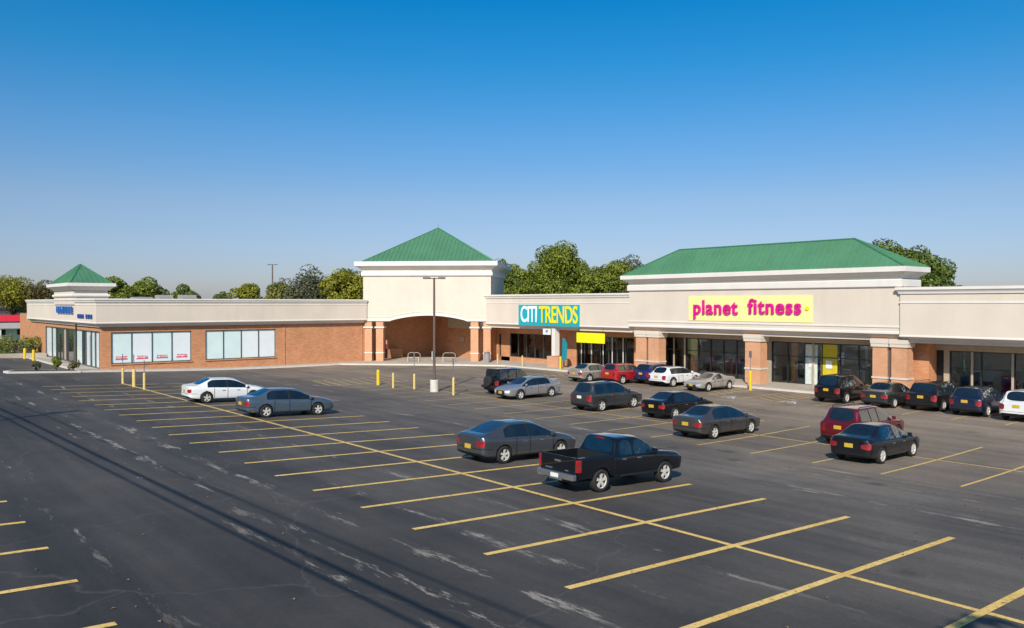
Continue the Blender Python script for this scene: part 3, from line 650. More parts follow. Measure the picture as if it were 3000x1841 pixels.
def block_letters(par, x, y0, y1, z0, z1, n, mat, gaps=()):
    f = MB(); w = (y1 - y0) / n; rr = random.Random(n)
    for i in range(n):
        if i in gaps: continue
        a, b = y0 + i * w + w * .12, y0 + (i + 1) * w - w * .08; t_ = w * .26; k = rr.randrange(3)
        f.box(x - .06, x, a, a + t_, z0, z1)
        if k != 1: f.box(x - .058, x, b - t_, b, z0, z1)
        f.box(x - .062, x - .004, a, b, z0, z0 + (z1 - z0) * .2)
        if k: f.box(x - .062, x - .004, a, b, z1 - (z1 - z0) * .22, z1)
        f.box(x - .062, x - .004, a, b, (z0 + z1) / 2 - .06, (z0 + z1) / 2 + .06)
    return f.build('lettering', mat, par)
s = thing('shop_sign', 'larger bright blue sign on the left fascia beneath the small turret', 'sign', (17.9, 92, -.6))
block_letters(s, 17.86, 88.0, 95.4, -.95, -.28, 6, BLUE)
s = thing('shop_sign', 'smaller dark blue two-word sign near the left store corner, lower than the first', 'sign', (17.98, 83, -1.2))
block_letters(s, 17.98, 80.6, 86.4, -1.38, -1.0, 9, simple('sign_navy', srgb('0c4aa0'), .4), gaps=(4,))
for i in range(4):   # small red window graphics low on the papered panes
    u0 = 19.36 + i * 1.79
    s = thing('window_sticker', ['red graphic low in the leftmost papered pane', 'red graphic low in the second papered pane from the left', 'red graphic low in the third papered pane from the left', 'paler red graphic low in the fourth papered pane from the left'][i], 'sticker', (u0 + .9, 80.1, -5.1), group='red window graphics')
    f = MB(); rr = random.Random(i)
    for k in range(7):
        f.box(u0 + .42 + k * .15, u0 + .42 + k * .15 + .115, 80.150, 80.168, -5.16, -5.16 + rr.uniform(.1, .2))
        f.box(u0 + .48 + k * .135, u0 + .58 + k * .135, 80.150, 80.168, -4.92, -4.92 + rr.uniform(.04, .12))
    f.build('letters', simple('sticker_red', srgb('d8405a'), .5), s)

# ---------------------------------------------------------------- roof units and poles
for i, (a, b, z, l) in enumerate(((25.3, 27.3, .72, 'low flat grey rooftop unit, leftmost of the three'), (27.9, 29.5, .95, 'grey rooftop unit, middle one of three on the long roof'), (30.4, 32.1, .98, 'boxy pale rooftop unit, rightmost of the three'))):
    t_ = thing('rooftop_unit', l, 'air conditioner', ((a + b) / 2, 95.6, .1), group='air conditioners on the left roof')
    f = MB(); f.box(a, b, 95, 96.4, .12, z); f.build('casing', M['hv'], t_, bevel=.03)
    f = MB()
    for k in range(4): f.box(a + .15, b - .15, 94.985, 95.0, .22 + k * .12, .27 + k * .12)
    f.build('grille', M['steel'], t_)
    f = MB(); f.cyl(((a + b) / 2, 95.7, z), ((a + b) / 2, 95.7, z + .08), .4, .4, 16); f.build('fan', M['black'], t_)
def lamp(loc, h, label, head=True, r=.1, base=True, grp=None):
    x, y = loc; z = gz(x, y); t_ = thing('lamp_post', label, 'lamp post', (x, y, z), group=grp)
    if base:
        f = MB(); f.cyl((x, y, z - .1), (x, y, z + .88), .31, .31, 20); f.build('base', M['concretew'], t_, bevel=.02)
    f = MB(); f.cyl((x, y, z), (x, y, z + h), r, r * .75, 10); f.box(x - r * 1.8, x + r * 1.8, y - r * 1.8, y + r * 1.8, z + .88 * base, z + .88 * base + .04); f.build('pole', M['brown'], t_)
    ax = Vector((.768, -.64, 0))
    f = MB(); f.cyl(Vector((x, y, z + h - .06)) - ax * .35, Vector((x, y, z + h - .06)) + ax * .35, .035, .035, 8); f.build('arm', M['brown'], t_)
    for s_ in (-1, 1):
        c = Vector((x, y, z + h)) + ax * .55 * s_; f = MB(); f.box(c.x - .26, c.x + .26, c.y - .17, c.y + .17, z + h - .1, z + h + .04, rz=math.atan2(-.64, .768)); f.build('lamp_head', M['brown'], t_, bevel=.02)
    return t_
lp = lamp((33.6, 49.1), 8.3, 'brown lamp post on round concrete base in the middle of the lot')
f = MB(); f.box(33.42, 33.46, 48.93, 49.35, gz(33.6, 49.1) + 2.35, gz(33.6, 49.1) + 2.95, rz=-.6); f.build('notice', M['whitep'], lp)
lamp((56.4, 130), 13.2, 'thin distant lamp post rising behind the long left roof', r=.14, base=False)

def bollard(x, y, h, mat, label, grp, sign=None, r=.085, z=None):
    z = gz(x, y) if z is None else z
    t_ = thing('bollard', label, 'bollard', (x, y, z), group=grp)
    f = MB(); f.cyl((x, y, z - .1), (x, y, z + h - .05), r, r, 14); f.cyl((x, y, z + h - .05), (x, y, z + h), r, r * .6, 14); f.build('post', M[mat], t_)
    if sign:
        f = MB(); f.cyl((x, y, z + h - .02), (x, y, z + sign), .025, .025, 6); f.build('sign_pole', M['steel'], t_)
        f = MB(); f.box(x - .02, x + .0, y - .16, y + .16, z + sign - .48, z + sign, rz=-.35); f.build('sign_panel', M['steel'], t_)
    return t_
G1 = 'bollards at the end of the left parking row'
bollard(16.5, 64.9, 1.15, 'cream', 'faded yellow bollard, left of three at the row end before the papered windows', G1, 2.2)
bollard(16.4, 61.6, 1.25, 'cream', 'thick faded yellow bollard, middle of three at the left row end', G1, 2.3, r=.12)
bollard(16.4, 59.1, 1.15, 'cream', 'faded yellow bollard, right of three at the left row end', G1, 2.0)
G2 = 'bollards around the central lamp post'
bollard(33.1, 56.2, 1.2, 'yellow', 'bright yellow bollard, leftmost of the four near the lamp post', G2, r=.13)
bollard(32.7, 53.3, 1.15, 'cream', 'faded cream bollard, second from left of the four by the lamp post', G2)
bollard(33.5, 51.6, 1.15, 'cream', 'faded cream bollard with grey sign, next left of the lamp post', G2, 2.75)
bollard(33.3, 46.3, 1.25, 'cream', 'faded cream bollard with grey sign, right of the lamp post', G2, 2.6)
G3 = 'bollards by the far left pavement'
bollard(16.0, 102.0, 1.15, 'yellow', 'bright yellow bollard before the hedge, left of two', G3, r=.13)
bollard(16.2, 98.1, 1.15, 'yellow', 'bright yellow bollard before the hedge, right of two', G3, r=.13)
G4 = 'bollards along the shop pavement'
bollard(53.9, 57.3, 1.3, 'yellow', 'orange-yellow bollard at the kerb left of the yellow banner', G4, r=.1)
bollard(51.8, 34.7, 1.45, 'yellow', 'yellow bollard with pale sign before the single gym pillar', G4, 2.9, r=.1)
bollard(53.6, 62.6, 1.2, 'cream', 'faded yellow bollard at the kerb under the teal signboard', G4, r=.07)
bollard(53.6, 66.6, 1.2, 'cream', 'faded yellow bollard at the kerb, left of the brick pier', G4, r=.06)

# things standing under the tower arch and shops
def bench(x, y, rz, label):
    z = gz(x, y) + .15; t_ = thing('bench', label, 'bench', (x, y, z), rz, 'white benches under the arch')
    f = MB(); f.box(-.7, .7, -.22, .22, .42, .47); f.build('seat', M['bench'], t_)
    f = MB(); pts = [(-.7, .22, .45), (-.66, .25, .8), (-.45, .26, .95), (.45, .26, .95), (.66, .25, .8), (.7, .22, .45)]; f.tube(pts, .03); f.build('backrest', M['bench'], t_)
    for s_ in (-1, 1):
        f = MB(); f.box(s_ * .6 - .05, s_ * .6 + .05, -.2, .2, 0, .42); f.build('leg', M['bench'], t_)
bench(49.0, 75.6, -math.pi / 4, 'white bench with curved back under the arch, left of the lamp post')
bench(51.6, 72.6, -math.pi / 4, 'white bench with curved back under the arch, right of the lamp post')
def bin_(x, y, h, r, mat, label):
    z = gz(x, y) + .15; t_ = thing('litter_bin', label, 'bin', (x, y, z))
    f = MB(); f.cyl((x, y, z), (x, y, z + h * .85), r * .9, r, 16); f.build('body', M[mat], t_)
    f = MB(); f.cyl((x, y, z + h * .85), (x, y, z + h * .92), r * 1.06, r * 1.06, 16); f.cyl((x, y, z + h * .92), (x, y, z + h), r * 1.0, r * .5, 16); f.build('lid', M['steel'], t_)
bin_(54.0, 68.9, 1.15, .33, 'grey', 'blue-grey litter bin beside the right tower pillar')
bin_(47.0, 79.0, 1.0, .28, 'black', 'dark litter bin inside the arch, beside the left pillars')
t_ = thing('post_sign', 'brown post with small pink and red sign under the arch, beside the left pillars', 'sign', (47.3, 78.2, -6.35))
f = MB(); f.cyl((47.3, 78.2, -6.4), (47.3, 78.2, -4.1), .05, .05, 8); f.build('post', M['brown'], t_)
f = MB(); f.box(47.15, 47.2, 78.0, 78.5, -4.5, -4.05, rz=-.7); f.build('upper_sign', simple('sign_pink', srgb('e8b8a0'), .5), t_)
f = MB(); f.box(47.15, 47.2, 78.0, 78.4, -5.0, -4.55, rz=-.7); f.build('lower_sign', M['red'], t_)
t_ = thing('feather_flag', 'teal feather banner standing before the brick wall beside the white column', 'flag', (54.9, 57.9, -6.3))
f = MB(); pr2 = [(0, -5.6), (.62, -5.55), (.72, -4.6), (.7, -3.9), (.5, -3.5), (.1, -3.35)]
f.add([(54.9 + .015 * math.sin(i), 58.15 - a, z) for i, (a, z) in enumerate(pr2)] + [(54.93 + .015 * math.sin(i), 58.15 - a, z) for i, (a, z) in enumerate(pr2)], [tuple(range(6)), tuple(range(6, 12))[::-1]] + [(i, (i + 1) % 6, 6 + (i + 1) % 6, 6 + i) for i in range(6)])
f.build('cloth', simple('flag_teal', srgb('12808e'), .7, var=.15), t_)
f = MB(); f.cyl((54.92, 58.18, -6.4), (54.92, 58.18, -3.3), .02); f.box(54.7, 55.1, 57.95, 58.4, -6.35, -6.3); f.build('pole', M['black'], t_)
t_ = thing('hanging_sign', 'small white square blade sign hung under the canopy above the white column', 'sign', (55.0, 60.1, -2.7))
f = MB(); f.box(54.6, 54.66, 59.5, 60.6, -3.1, -2.5); f.build('panel', M['whitep'], t_)
f = MB(); f.box(54.592, 54.598, 59.85, 60.2, -2.9, -2.62); f.build('symbol', M['grey'], t_)
f = MB(); f.cyl((54.63, 60.05, -2.5), (54.63, 60.05, -2.3), .02); f.build('bracket', M['black'], t_)
for (x, y, h, l) in ((17.3, 90.6, 2.9, 'dark slim post before the entrance doors, left one'), (17.2, 83.3, 4.0, 'tall dark slim post before the papered storefront, nearest the corner')):
    z = gz(x, y) + .15; t_ = thing('slim_post', l, 'post', (x, y, z)); f = MB(); f.cyl((x, y, z), (x, y, z + h), .08, .08, 10); f.build('post', M['trim'], t_)
    f = MB(); f.box(x - .14, x + .14, y - .14, y + .14, z, z + .05); f.build('foot', M['trim'], t_)

# ---------------------------------------------------------------- vegetation
def leaf_cloud(mb, c, r, n, size, rr, flat=1.):
    for _ in range(n):
        while True:
            p = Vector((rr.uniform(-1, 1), rr.uniform(-1, 1), rr.uniform(-1, 1)))
            if .25 < p.length < 1: break
        p = p.normalized() * (p.length ** .4)
        q = Vector(c) + Vector((p.x * r, p.y * r, p.z * r * flat)); s_ = size * rr.uniform(.5, 1.2)
        nrm = (p + Vector((rr.uniform(-.8, .8), rr.uniform(-.8, .8), rr.uniform(-.4, .9)))).normalized(); a = nrm.orthogonal().normalized(); b = nrm.cross(a)
        th = rr.uniform(0, 6.28); a, b = a * math.cos(th) + b * math.sin(th), b * math.cos(th) - a * math.sin(th)
        mb.add([q - a * s_, q + b * s_ * .55, q + a * s_, q - b * s_ * .55], [(0, 1, 2, 3)])
def tree(x, y, ztop, rad, mat, label, grp, seed, clumps=26, dens=90, flat=.8, low=.35, leaf=.30, squash=1.0):
    rr = random.Random(seed); zb = gz(x, y) - .1; H = ztop - zb; t_ = thing('tree', label, 'tree', (x, y, zb), group=grp)
    zc = zb + H * (1 + low) / 2; hz = H * (1 - low) / 2
    cl = []
    for i in range(clumps):
        th = rr.uniform(0, 6.28); ph = math.acos(rr.uniform(-.75, 1)); k = rr.uniform(.45, .86) if i % 4 else rr.uniform(0, .4)
        cr = rad * rr.uniform(.28, .46)
        cl.append((Vector((x + math.cos(th) * math.sin(ph) * rad * k, y + math.sin(th) * math.sin(ph) * rad * k, zc + math.cos(ph) * (hz - cr * flat * .7) * min(1, k + .15))), cr))
    f = MB(); f.cyl((x, y, zb), (x, y, zb + H * low * 1.1), H * .028 + .08, H * .02 + .05, 10)
    tr0 = Vector((x, y, zb + H * low)); f.cyl((x, y, zb + H * low), (x + rr.uniform(-.3, .3), y, zc + hz * .5), H * .02 + .05, .05, 8)
    for c, r_ in cl[::2]:
        mid = tr0.lerp(c, .5) + Vector((0, 0, .3)); f.cyl(tr0, mid, .13, .08, 5, cap=False); f.cyl(mid, c, .08, .03, 5, cap=False)
    f.build('trunk', M['wood'], t_, smooth=True)
    f = MB()
    for c, r_ in cl: leaf_cloud(f, c, r_, int(dens * (r_ / (rad * .32)) ** 2), leaf, rr, flat)
    me = MB(); me.v, me.f, me.m = f.v, f.f, f.m
    quick(me, 'crown', M[mat], t_)
    return t_
def quick(mb, name, mat, parent):
    o0 = Vector(parent['_o']); m = bpy.data.meshes.new(name); m.from_pydata([(v[0] - o0.x, v[1] - o0.y, v[2] - o0.z) for v in mb.v], [], mb.f); m.materials.append(mat)
    o = bpy.data.objects.new(name, m); COL.objects.link(o); o.parent = parent; return o
M['f_green'] = foliage('leaves_green', (.06, .095, .014), (.20, .25, .030), (.34, .38, .055))
M['f_dark'] = foliage('leaves_dark', (.040, .075, .016), (.135, .190, .034), (.24, .29, .055))
M['f_yel'] = foliage('leaves_yellow_green', (.09, .12, .012), (.28, .29, .025), (.42, .38, .05))
M['f_brown'] = foliage('leaves_brownish', (.07, .06, .02), (.16, .13, .04), (.22, .17, .06))
M['f_grey'] = foliage('leaves_greyish', (.06, .075, .035), (.14, .15, .08), (.22, .21, .12))
GT = 'trees behind the shops'
TR = [  # x, y, ztop, rad, mat, label, clumps, dens
    (25.4, 174, 5.2, 5.0, 'f_yel', 'yellow-green tree at the far left edge behind the small house', 26, 100),
    (29.8, 171, 4.3, 4.2, 'f_brown', 'brownish autumn tree between the far left tree and the turret', 24, 90),
    (32.0, 129.7, 4.3, 3.0, 'f_green', 'olive tree just right of the small green turret', 24, 100),
    (37.3, 131.7, 4.0, 2.7, 'f_green', 'round green tree, second right of the small turret', 22, 100),
    (41.7, 128, 3.3, 2.2, 'f_dark', 'small round tree above the rooftop units', 18, 100),
    (51.2, 139.7, 2.6, 1.9, 'f_dark', 'tiny dark tree top showing over the long roof', 14, 90),
    (48.9, 122, 3.7, 2.7, 'f_yel', 'yellow-green tree left of the large spreading tree', 20, 90),
    (51.2, 117, 3.2, 2.6, 'f_yel', 'low yellowish tree under the thin distant pole', 20, 90),
    (53.8, 111.8, 5.7, 4.5, 'f_grey', 'large spreading open-crowned tree with sky showing through', 26, 60),
    (57.5, 106.5, 5.6, 3.4, 'f_yel', 'yellow-green tree against the left side of the corner tower', 24, 100),
    (78.6, 97.2, 7.5, 3.4, 'f_dark', 'dark green tree against the right side of the corner tower', 28, 110),
    (82.6, 92.6, 5.6, 1.1, 'f_yel', 'narrow yellow tree between two dark green trees', 14, 60),
    (80.2, 94.5, 6.3, 2.6, 'f_green', 'green tree filling the gap beneath the narrow yellow tree', 22, 100),
    (85.5, 86.0, 6.2, 3.0, 'f_green', 'green tree between the tallest tree and the broad one', 24, 100),
    (82.6, 88.2, 9.1, 4.3, 'f_green', 'tallest big green tree behind the clothing store', 40, 130),
    (88.8, 84.5, 6.9, 3.8, 'f_green', 'broad green tree right of the tallest one', 30, 110),
    (90.5, 80.2, 4.5, 2.6, 'f_brown', 'lower olive-brown tree beside the gym roof', 22, 90),
    (113.0, 101, 9.0, 4.6, 'f_grey', 'greyish distant tree left of the gym roof', 26, 80),
    (92.5, 44.0, 7.6, 4.2, 'f_dark', 'dark green tree behind the right end of the gym roof', 34, 120),
    (95.6, 40.9, 6.6, 3.3, 'f_dark', 'lower dark green tree right of the gym roof end', 26, 110),
    (101.5, 39.2, 2.9, 1.1, 'f_dark', 'tiny dark treetop over the right store roof', 10, 60),
]
for i, (x, y, zt, rad, mt, lb, cn, dn) in enumerate(TR):
    tree(x, y, zt, rad * 1.08, mt, lb, GT, 100 + i, int(cn * 1.5), int(dn * 2.3), leaf=.21 if rad > 2 else .17)
tree(4.6, -3.5, 4.0, 2.1, 'f_green', 'leafy tree beside the camera that shades the lot corner', 'roadside trees', 55, 22, 70)
def shrub(x, y, h, r, mat, label, grp=None, seed=1, n=6):
    z = gz(x, y) + .14; rr = random.Random(seed); t_ = thing('shrub', label, 'shrub', (x, y, z), group=grp)
    f = MB()
    for i in range(5): f.cyl((x, y, z), (x + rr.uniform(-r, r) * .6, y + rr.uniform(-r, r) * .6, z + h * .8), .02, .008, 5)
    f.build('stem', M['wood'], t_)
    f = MB()
    for i in range(n): leaf_cloud(f, (x + rr.uniform(-r, r) * .5, y + rr.uniform(-r, r) * .5, z + h * rr.uniform(.3, .8)), r * .6, 70, .09, rr)
    quick(f, 'foliage', M[mat], t_)
shrub(13.2, 78.8, .7, .42, 'f_grey', 'low greyish shrub on the kerb island, left of three', 'shrubs on the kerb island', 1)
shrub(14.7, 78.7, 1.3, .45, 'f_green', 'taller green shrub on the kerb island, middle of three', 'shrubs on the kerb island', 2, 9)
shrub(16.0, 78.6, .85, .5, 'f_brown', 'reddish brown shrub on the kerb island, right of three', 'shrubs on the kerb island', 3)
def hedge(x0, x1, y0, y1, h, label, seed):
    z = gz(x0, y0) + .15; rr = random.Random(seed); t_ = thing('hedge', label, 'hedge', ((x0 + x1) / 2, (y0 + y1) / 2, z))
    f = MB(); f.box(x0 + .3, x1 - .3, y0 + .3, y1 - .3, z, z + h * .75); f.build('branches', M['wood'], t_)
    f = MB(); n = int((x1 - x0) * 4.5)
    for i in range(n): leaf_cloud(f, (x0 + (x1 - x0) * (i + .5) / n, rr.uniform(y0 + .4, y1 - .4), z + h * rr.uniform(.3, .72)), h * .45, 150, .13, rr)
    quick(f, 'foliage', M['f_yel' if seed == 2 else 'f_green'], t_)
hedge(2, 15.6, 108.5, 110.5, 1.6, 'long clipped green hedge left of the brick side wall', 2)
hedge(14.9, 18.2, 106.6, 108.2, 1.9, 'short taller hedge beside the store corner', 3)

lf = MB(); rl = random.Random(4)
for _ in range(260):
    x, y = rl.uniform(3, 40), rl.uniform(3, 45); z = gz(x, y) + .02; a = rl.uniform(0, 6.28); q_ = rl.uniform(.02, .055)
    lf.quad((x + q_ * math.cos(a), y + q_ * math.sin(a), z), (x - q_ * .6 * math.sin(a), y + q_ * .6 * math.cos(a), z + .02), (x - q_ * math.cos(a), y - q_ * math.sin(a), z), (x + q_ * .6 * math.sin(a), y - q_ * .6 * math.cos(a), z + .015))
lo_ = lf.build('fallen_leaves', foliage('dry_leaves', (.16, .09, .03), (.30, .20, .08), (.45, .38, .25)))
tag(lo_, 'scattered dry leaves and litter on the asphalt', 'leaves', kind='stuff')
hedge(-6, 3, 108.5, 110.5, 1.6, 'long hedge continuing past the left edge', 7)
# ---------------------------------------------------------------- houses at far left
def house(x0, x1, y0, y1, zb, zw, zr, roofm, label, cat='house'):
    t_ = thing('house', label, cat, ((x0 + x1) / 2, (y0 + y1) / 2, zb))
    f = MB(); f.box(x0, x1, y0, y1, zb, zw); f.build('wall', M['whitep'], t_)
    f = MB(); f.add([(x0 - .5, y0 - .6, zw - .1), (x1 + .5, y0 - .6, zw - .1), (x1 + .5, y1 + .6, zw - .1), (x0 - .5, y1 + .6, zw - .1), (x0 - .5, (y0 + y1) / 2, zr), (x1 + .5, (y0 + y1) / 2, zr)],
                  [(0, 1, 5, 4), (2, 3, 4, 5), (1, 2, 5), (3, 0, 4), (0, 3, 2, 1)]); f.build('roof', roofm, t_)
    for i in range(5):
        a = x0 + (x1 - x0) * (i + .3) / 5; f = MB(); f.box(a, a + 1.1, y0 - .04, y0 + .02, zb + 1.0, zb + 2.3); wn = f.build('window', M['alu'], t_)
        f = MB(); f.box(a + .1, a + 1.0, y0 - .06, y0 - .045, zb + 1.1, zb + 2.2); f.build('pane', M['dglass'], wn)
    return t_
h_ = house(12, 25.6, 158, 166, gz(20, 130), -2.9, -1.95, simple('red_roof', srgb('e0283c'), .6, var=.08), 'small white house with bright red roof at the far left edge')
f = MB(); f.add([(12, 155.8, -4.1), (25.4, 155.8, -4.1), (25.4, 157.9, -3.05), (12, 157.9, -3.05)], [(0, 1, 2, 3)])
f.add([(12, 155.8, -4.2), (25.4, 155.8, -4.2), (25.4, 157.9, -3.15), (12, 157.9, -3.15)], [(3, 2, 1, 0)]); f.build('porch_roof', M['roofgrey'], h_)
for a in (13, 17, 21, 25): f = MB(); f.box(a, a + .15, 155.9, 156.05, gz(20, 130), -4.15); f.build('porch_post', M['whitep'], h_)
house(10, 29.5, 176, 186, gz(20, 130), -1.5, -.75, simple('dark_roof', srgb('4a3038'), .7), 'pale house with dark maroon roof behind the red-roofed one')

# ---------------------------------------------------------------- power line behind the left edge (casts the long shadows)
G5 = 'utility poles beside the road'
for xp, y, l in ((-.3, -14, 'wooden utility pole behind the camera'), (-2.3, 38.0, 'wooden utility pole just outside the left edge'), (-4.5, 96, 'wooden utility pole far down the road')):
    z = gz(xp, y); t_ = thing('utility_pole', l, 'utility pole', (xp, y, z), group=G5)
    f = MB(); f.cyl((xp, y, z - .2), (xp, y, z + 10), .17, .11, 10); f.build('pole', M['wood'], t_)
    f = MB(); f.box(xp - 1, xp + 1, y - .06, y + .06, z + 9.2, z + 9.35); f.build('crossarm', M['wood'], t_)
def cable(xo, h, r, label, sag=.35):
    pts = []
    for (xa, y0), (xb, y1) in (((-.3, -14), (-2.3, 38.0)), ((-2.3, 38.0), (-4.5, 96))):
        for i in range(25):
            s_ = i / 25; y = y0 + (y1 - y0) * s_; pts.append((xa + (xb - xa) * s_ + xo, y, gz(-1.3, y0) * (1 - s_) + gz(-1.3, y1) * s_ + h - sag * 4 * s_ * (1 - s_)))
    t_ = MB(); t_.tube(pts, r, 6); o = t_.build('overhead_cable', M['rubber'], None); tag(o, label, 'cable', 'cables strung along the poles')
cable(0.0, 7.05, .035, 'lower thick overhead cable along the poles', .1)
cable(.0, 7.50, .05, 'upper thick overhead cable along the poles', .12)
cable(.0, 8.45, .022, 'thin high overhead cable along the poles', .2)
#CARS
# ---------------------------------------------------------------- vehicles
def car_paint(name, col, metal=.35, rough=.3, seams=(), zb=.35, zt=.95):
    m, t, b = base_mat(name)
    tc = N(t, 'ShaderNodeTexCoord'); sep = N(t, 'ShaderNodeSeparateXYZ'); t.links.new(tc.outputs['Object'], sep.inputs[0]); x, z = sep.outputs[0], sep.outputs[2]
    c = ramp(t, noise(t, tc.outputs['Object'], 1.5, 4), .3, .7, tuple(k * .9 for k in col), col)
    mask = None
    for s in seams:
        a = math_(t, 'LESS_THAN', math_(t, 'ABSOLUTE', math_(t, 'SUBTRACT', x, s)), .016)
        mask = a if mask is None else math_(t, 'MAXIMUM', mask, a)
    if mask is not None:
        mask = math_(t, 'MULTIPLY', mask, math_(t, 'MULTIPLY', math_(t, 'GREATER_THAN', z, zb), math_(t, 'LESS_THAN', z, zt)))
        c = mixc(t, mask, c, (.006, .006, .006))
    y = math_(t, 'ABSOLUTE', sep.outputs[1]); rear = math_(t, 'LESS_THAN', x, .45)
    h1 = math_(t, 'MULTIPLY', rear, math_(t, 'LESS_THAN', math_(t, 'ABSOLUTE', math_(t, 'SUBTRACT', z, zb + .27)), .010))
    h2 = math_(t, 'MULTIPLY', math_(t, 'MULTIPLY', math_(t, 'LESS_THAN', x, .5), math_(t, 'GREATER_THAN', z, zb + .27)), math_(t, 'LESS_THAN', math_(t, 'ABSOLUTE', math_(t, 'SUBTRACT', y, .66)), .010))
    c = mixc(t, math_(t, 'MAXIMUM', h1, h2), c, (.006, .006, .006))
    # road dust low on the sills
    d = ramp(t, z, .22, .45, (.25, .25, .25), (0, 0, 0)); c = mixc(t, d, c, (.06, .055, .05))
    t.links.new(c, b.inputs['Base Color']); b.inputs['Metallic'].default_value = metal; b.inputs['Roughness'].default_value = rough
    b.inputs['Specular IOR Level'].default_value = .12 if max(col) < .06 else .5
    b.inputs['Coat Weight'].default_value = 1.; b.inputs['Coat Roughness'].default_value = .025; b.inputs['Coat IOR'].default_value = 1.5
    return m
LAMP = glassy('tail_lamp_red', (.26, .010, .014), .12); HEAD = glassy('head_lamp', (.62, .64, .66), .08); CGL = glassy('car_glass', (.006, .012, .016), .03); CGL.node_tree.nodes['Principled BSDF'].inputs['IOR'].default_value = 1.5; CGL.node_tree.nodes['Principled BSDF'].inputs['Coat Weight'].default_value = .9
_t = CGL.node_tree; _tc = N(_t, 'ShaderNodeTexCoord'); _b = N(_t, 'ShaderNodeBump', Strength=.35, Distance=.06); _t.links.new(noise(_t, _tc.outputs['Object'], 2.2, 3), _b.inputs['Height']); _t.links.new(_b.outputs[0], _t.nodes['Principled BSDF'].inputs['Normal']); _t.links.new(_b.outputs[0], _t.nodes['Principled BSDF'].inputs['Coat Normal'])
def wheel_mesh(r, w):
    f = MB(); n = 28
    prof = [(r * .66, -w / 2 + .01), (r * .9, -w / 2), (r * .985, -w / 2 + .03), (r, -w / 4), (r, w / 4), (r * .985, w / 2 - .03), (r * .9, w / 2), (r * .66, w / 2 - .01)]
    k = len(prof); vs = [(math.cos(2 * math.pi * i / n) * a, y, math.sin(2 * math.pi * i / n) * a) for i in range(n) for a, y in prof]
    f.add(vs, [(i * k + j, i * k + (j + 1) % k, ((i + 1) % n) * k + (j + 1) % k, ((i + 1) % n) * k + j) for i in range(n) for j in range(k)])
    g = MB()
    for sgn in (-1,):
        y1 = sgn * (w / 2 - .015)
        vs = [(math.cos(2 * math.pi * i / n) * a, y, math.sin(2 * math.pi * i / n) * a) for i in range(n) for a, y in ((r * .70, y1 - sgn * .0), (r * .64, y1), (r * .60, y1 - sgn * .05))]
        g.add(vs, [(i * 3 + j, i * 3 + j + 1, ((i + 1) % n) * 3 + j + 1, ((i + 1) % n) * 3 + j) for i in range(n) for j in range(2)])
        g.cyl((0, y1 - sgn * .01, 0), (0, y1 - sgn * .06, 0), r * .17, r * .17, 12)
        for s in range(5):
            a = 2 * math.pi * s / 5 + .3; ca, sa = math.cos(a), math.sin(a)
            def P(rr_, w_, y): return (ca * rr_ - sa * w_, y, sa * rr_ + ca * w_)
            r0, r1, w0, w1 = r * .1, r * .64, r * .09, r * .15
            g.add([P(r0, -w0, y1 - sgn * .015), P(r0, w0, y1 - sgn * .015), P(r1, w1, y1 - sgn * .01), P(r1, -w1, y1 - sgn * .01), P(r0, -w0, y1 - sgn * .05), P(r0, w0, y1 - sgn * .05), P(r1, w1, y1 - sgn * .05), P(r1, -w1, y1 - sgn * .05)],
                  [(0, 1, 2, 3), (0, 3, 7, 4), (1, 5, 6, 2)])
        g.cyl((0, y1 - sgn * .07, 0), (0, y1 - sgn * .08, 0), r * .62, r * .62, 20, 1)
    return f, g
WM = {}
def wheel(parent, x, y, r, w=.22, side=-1):
    key = (round(r, 3), w)
    if key not in WM:
        f, g = wheel_mesh(r, w); a = f.build('wheel', M['rubber'], None, smooth=True); b = g.build('rim', [M['rim'], M['black']], None)
        WM[key] = (a.data, b.data); bpy.data.objects.remove(a); bpy.data.objects.remove(b)
    a = bpy.data.objects.new('wheel', WM[key][0]); COL.objects.link(a); a.parent = parent; a.location = (x, y, r)
    b = bpy.data.objects.new('rim', WM[key][1]); COL.objects.link(b); b.parent = a
    if side > 0: b.rotation_euler = (0, 0, math.pi)
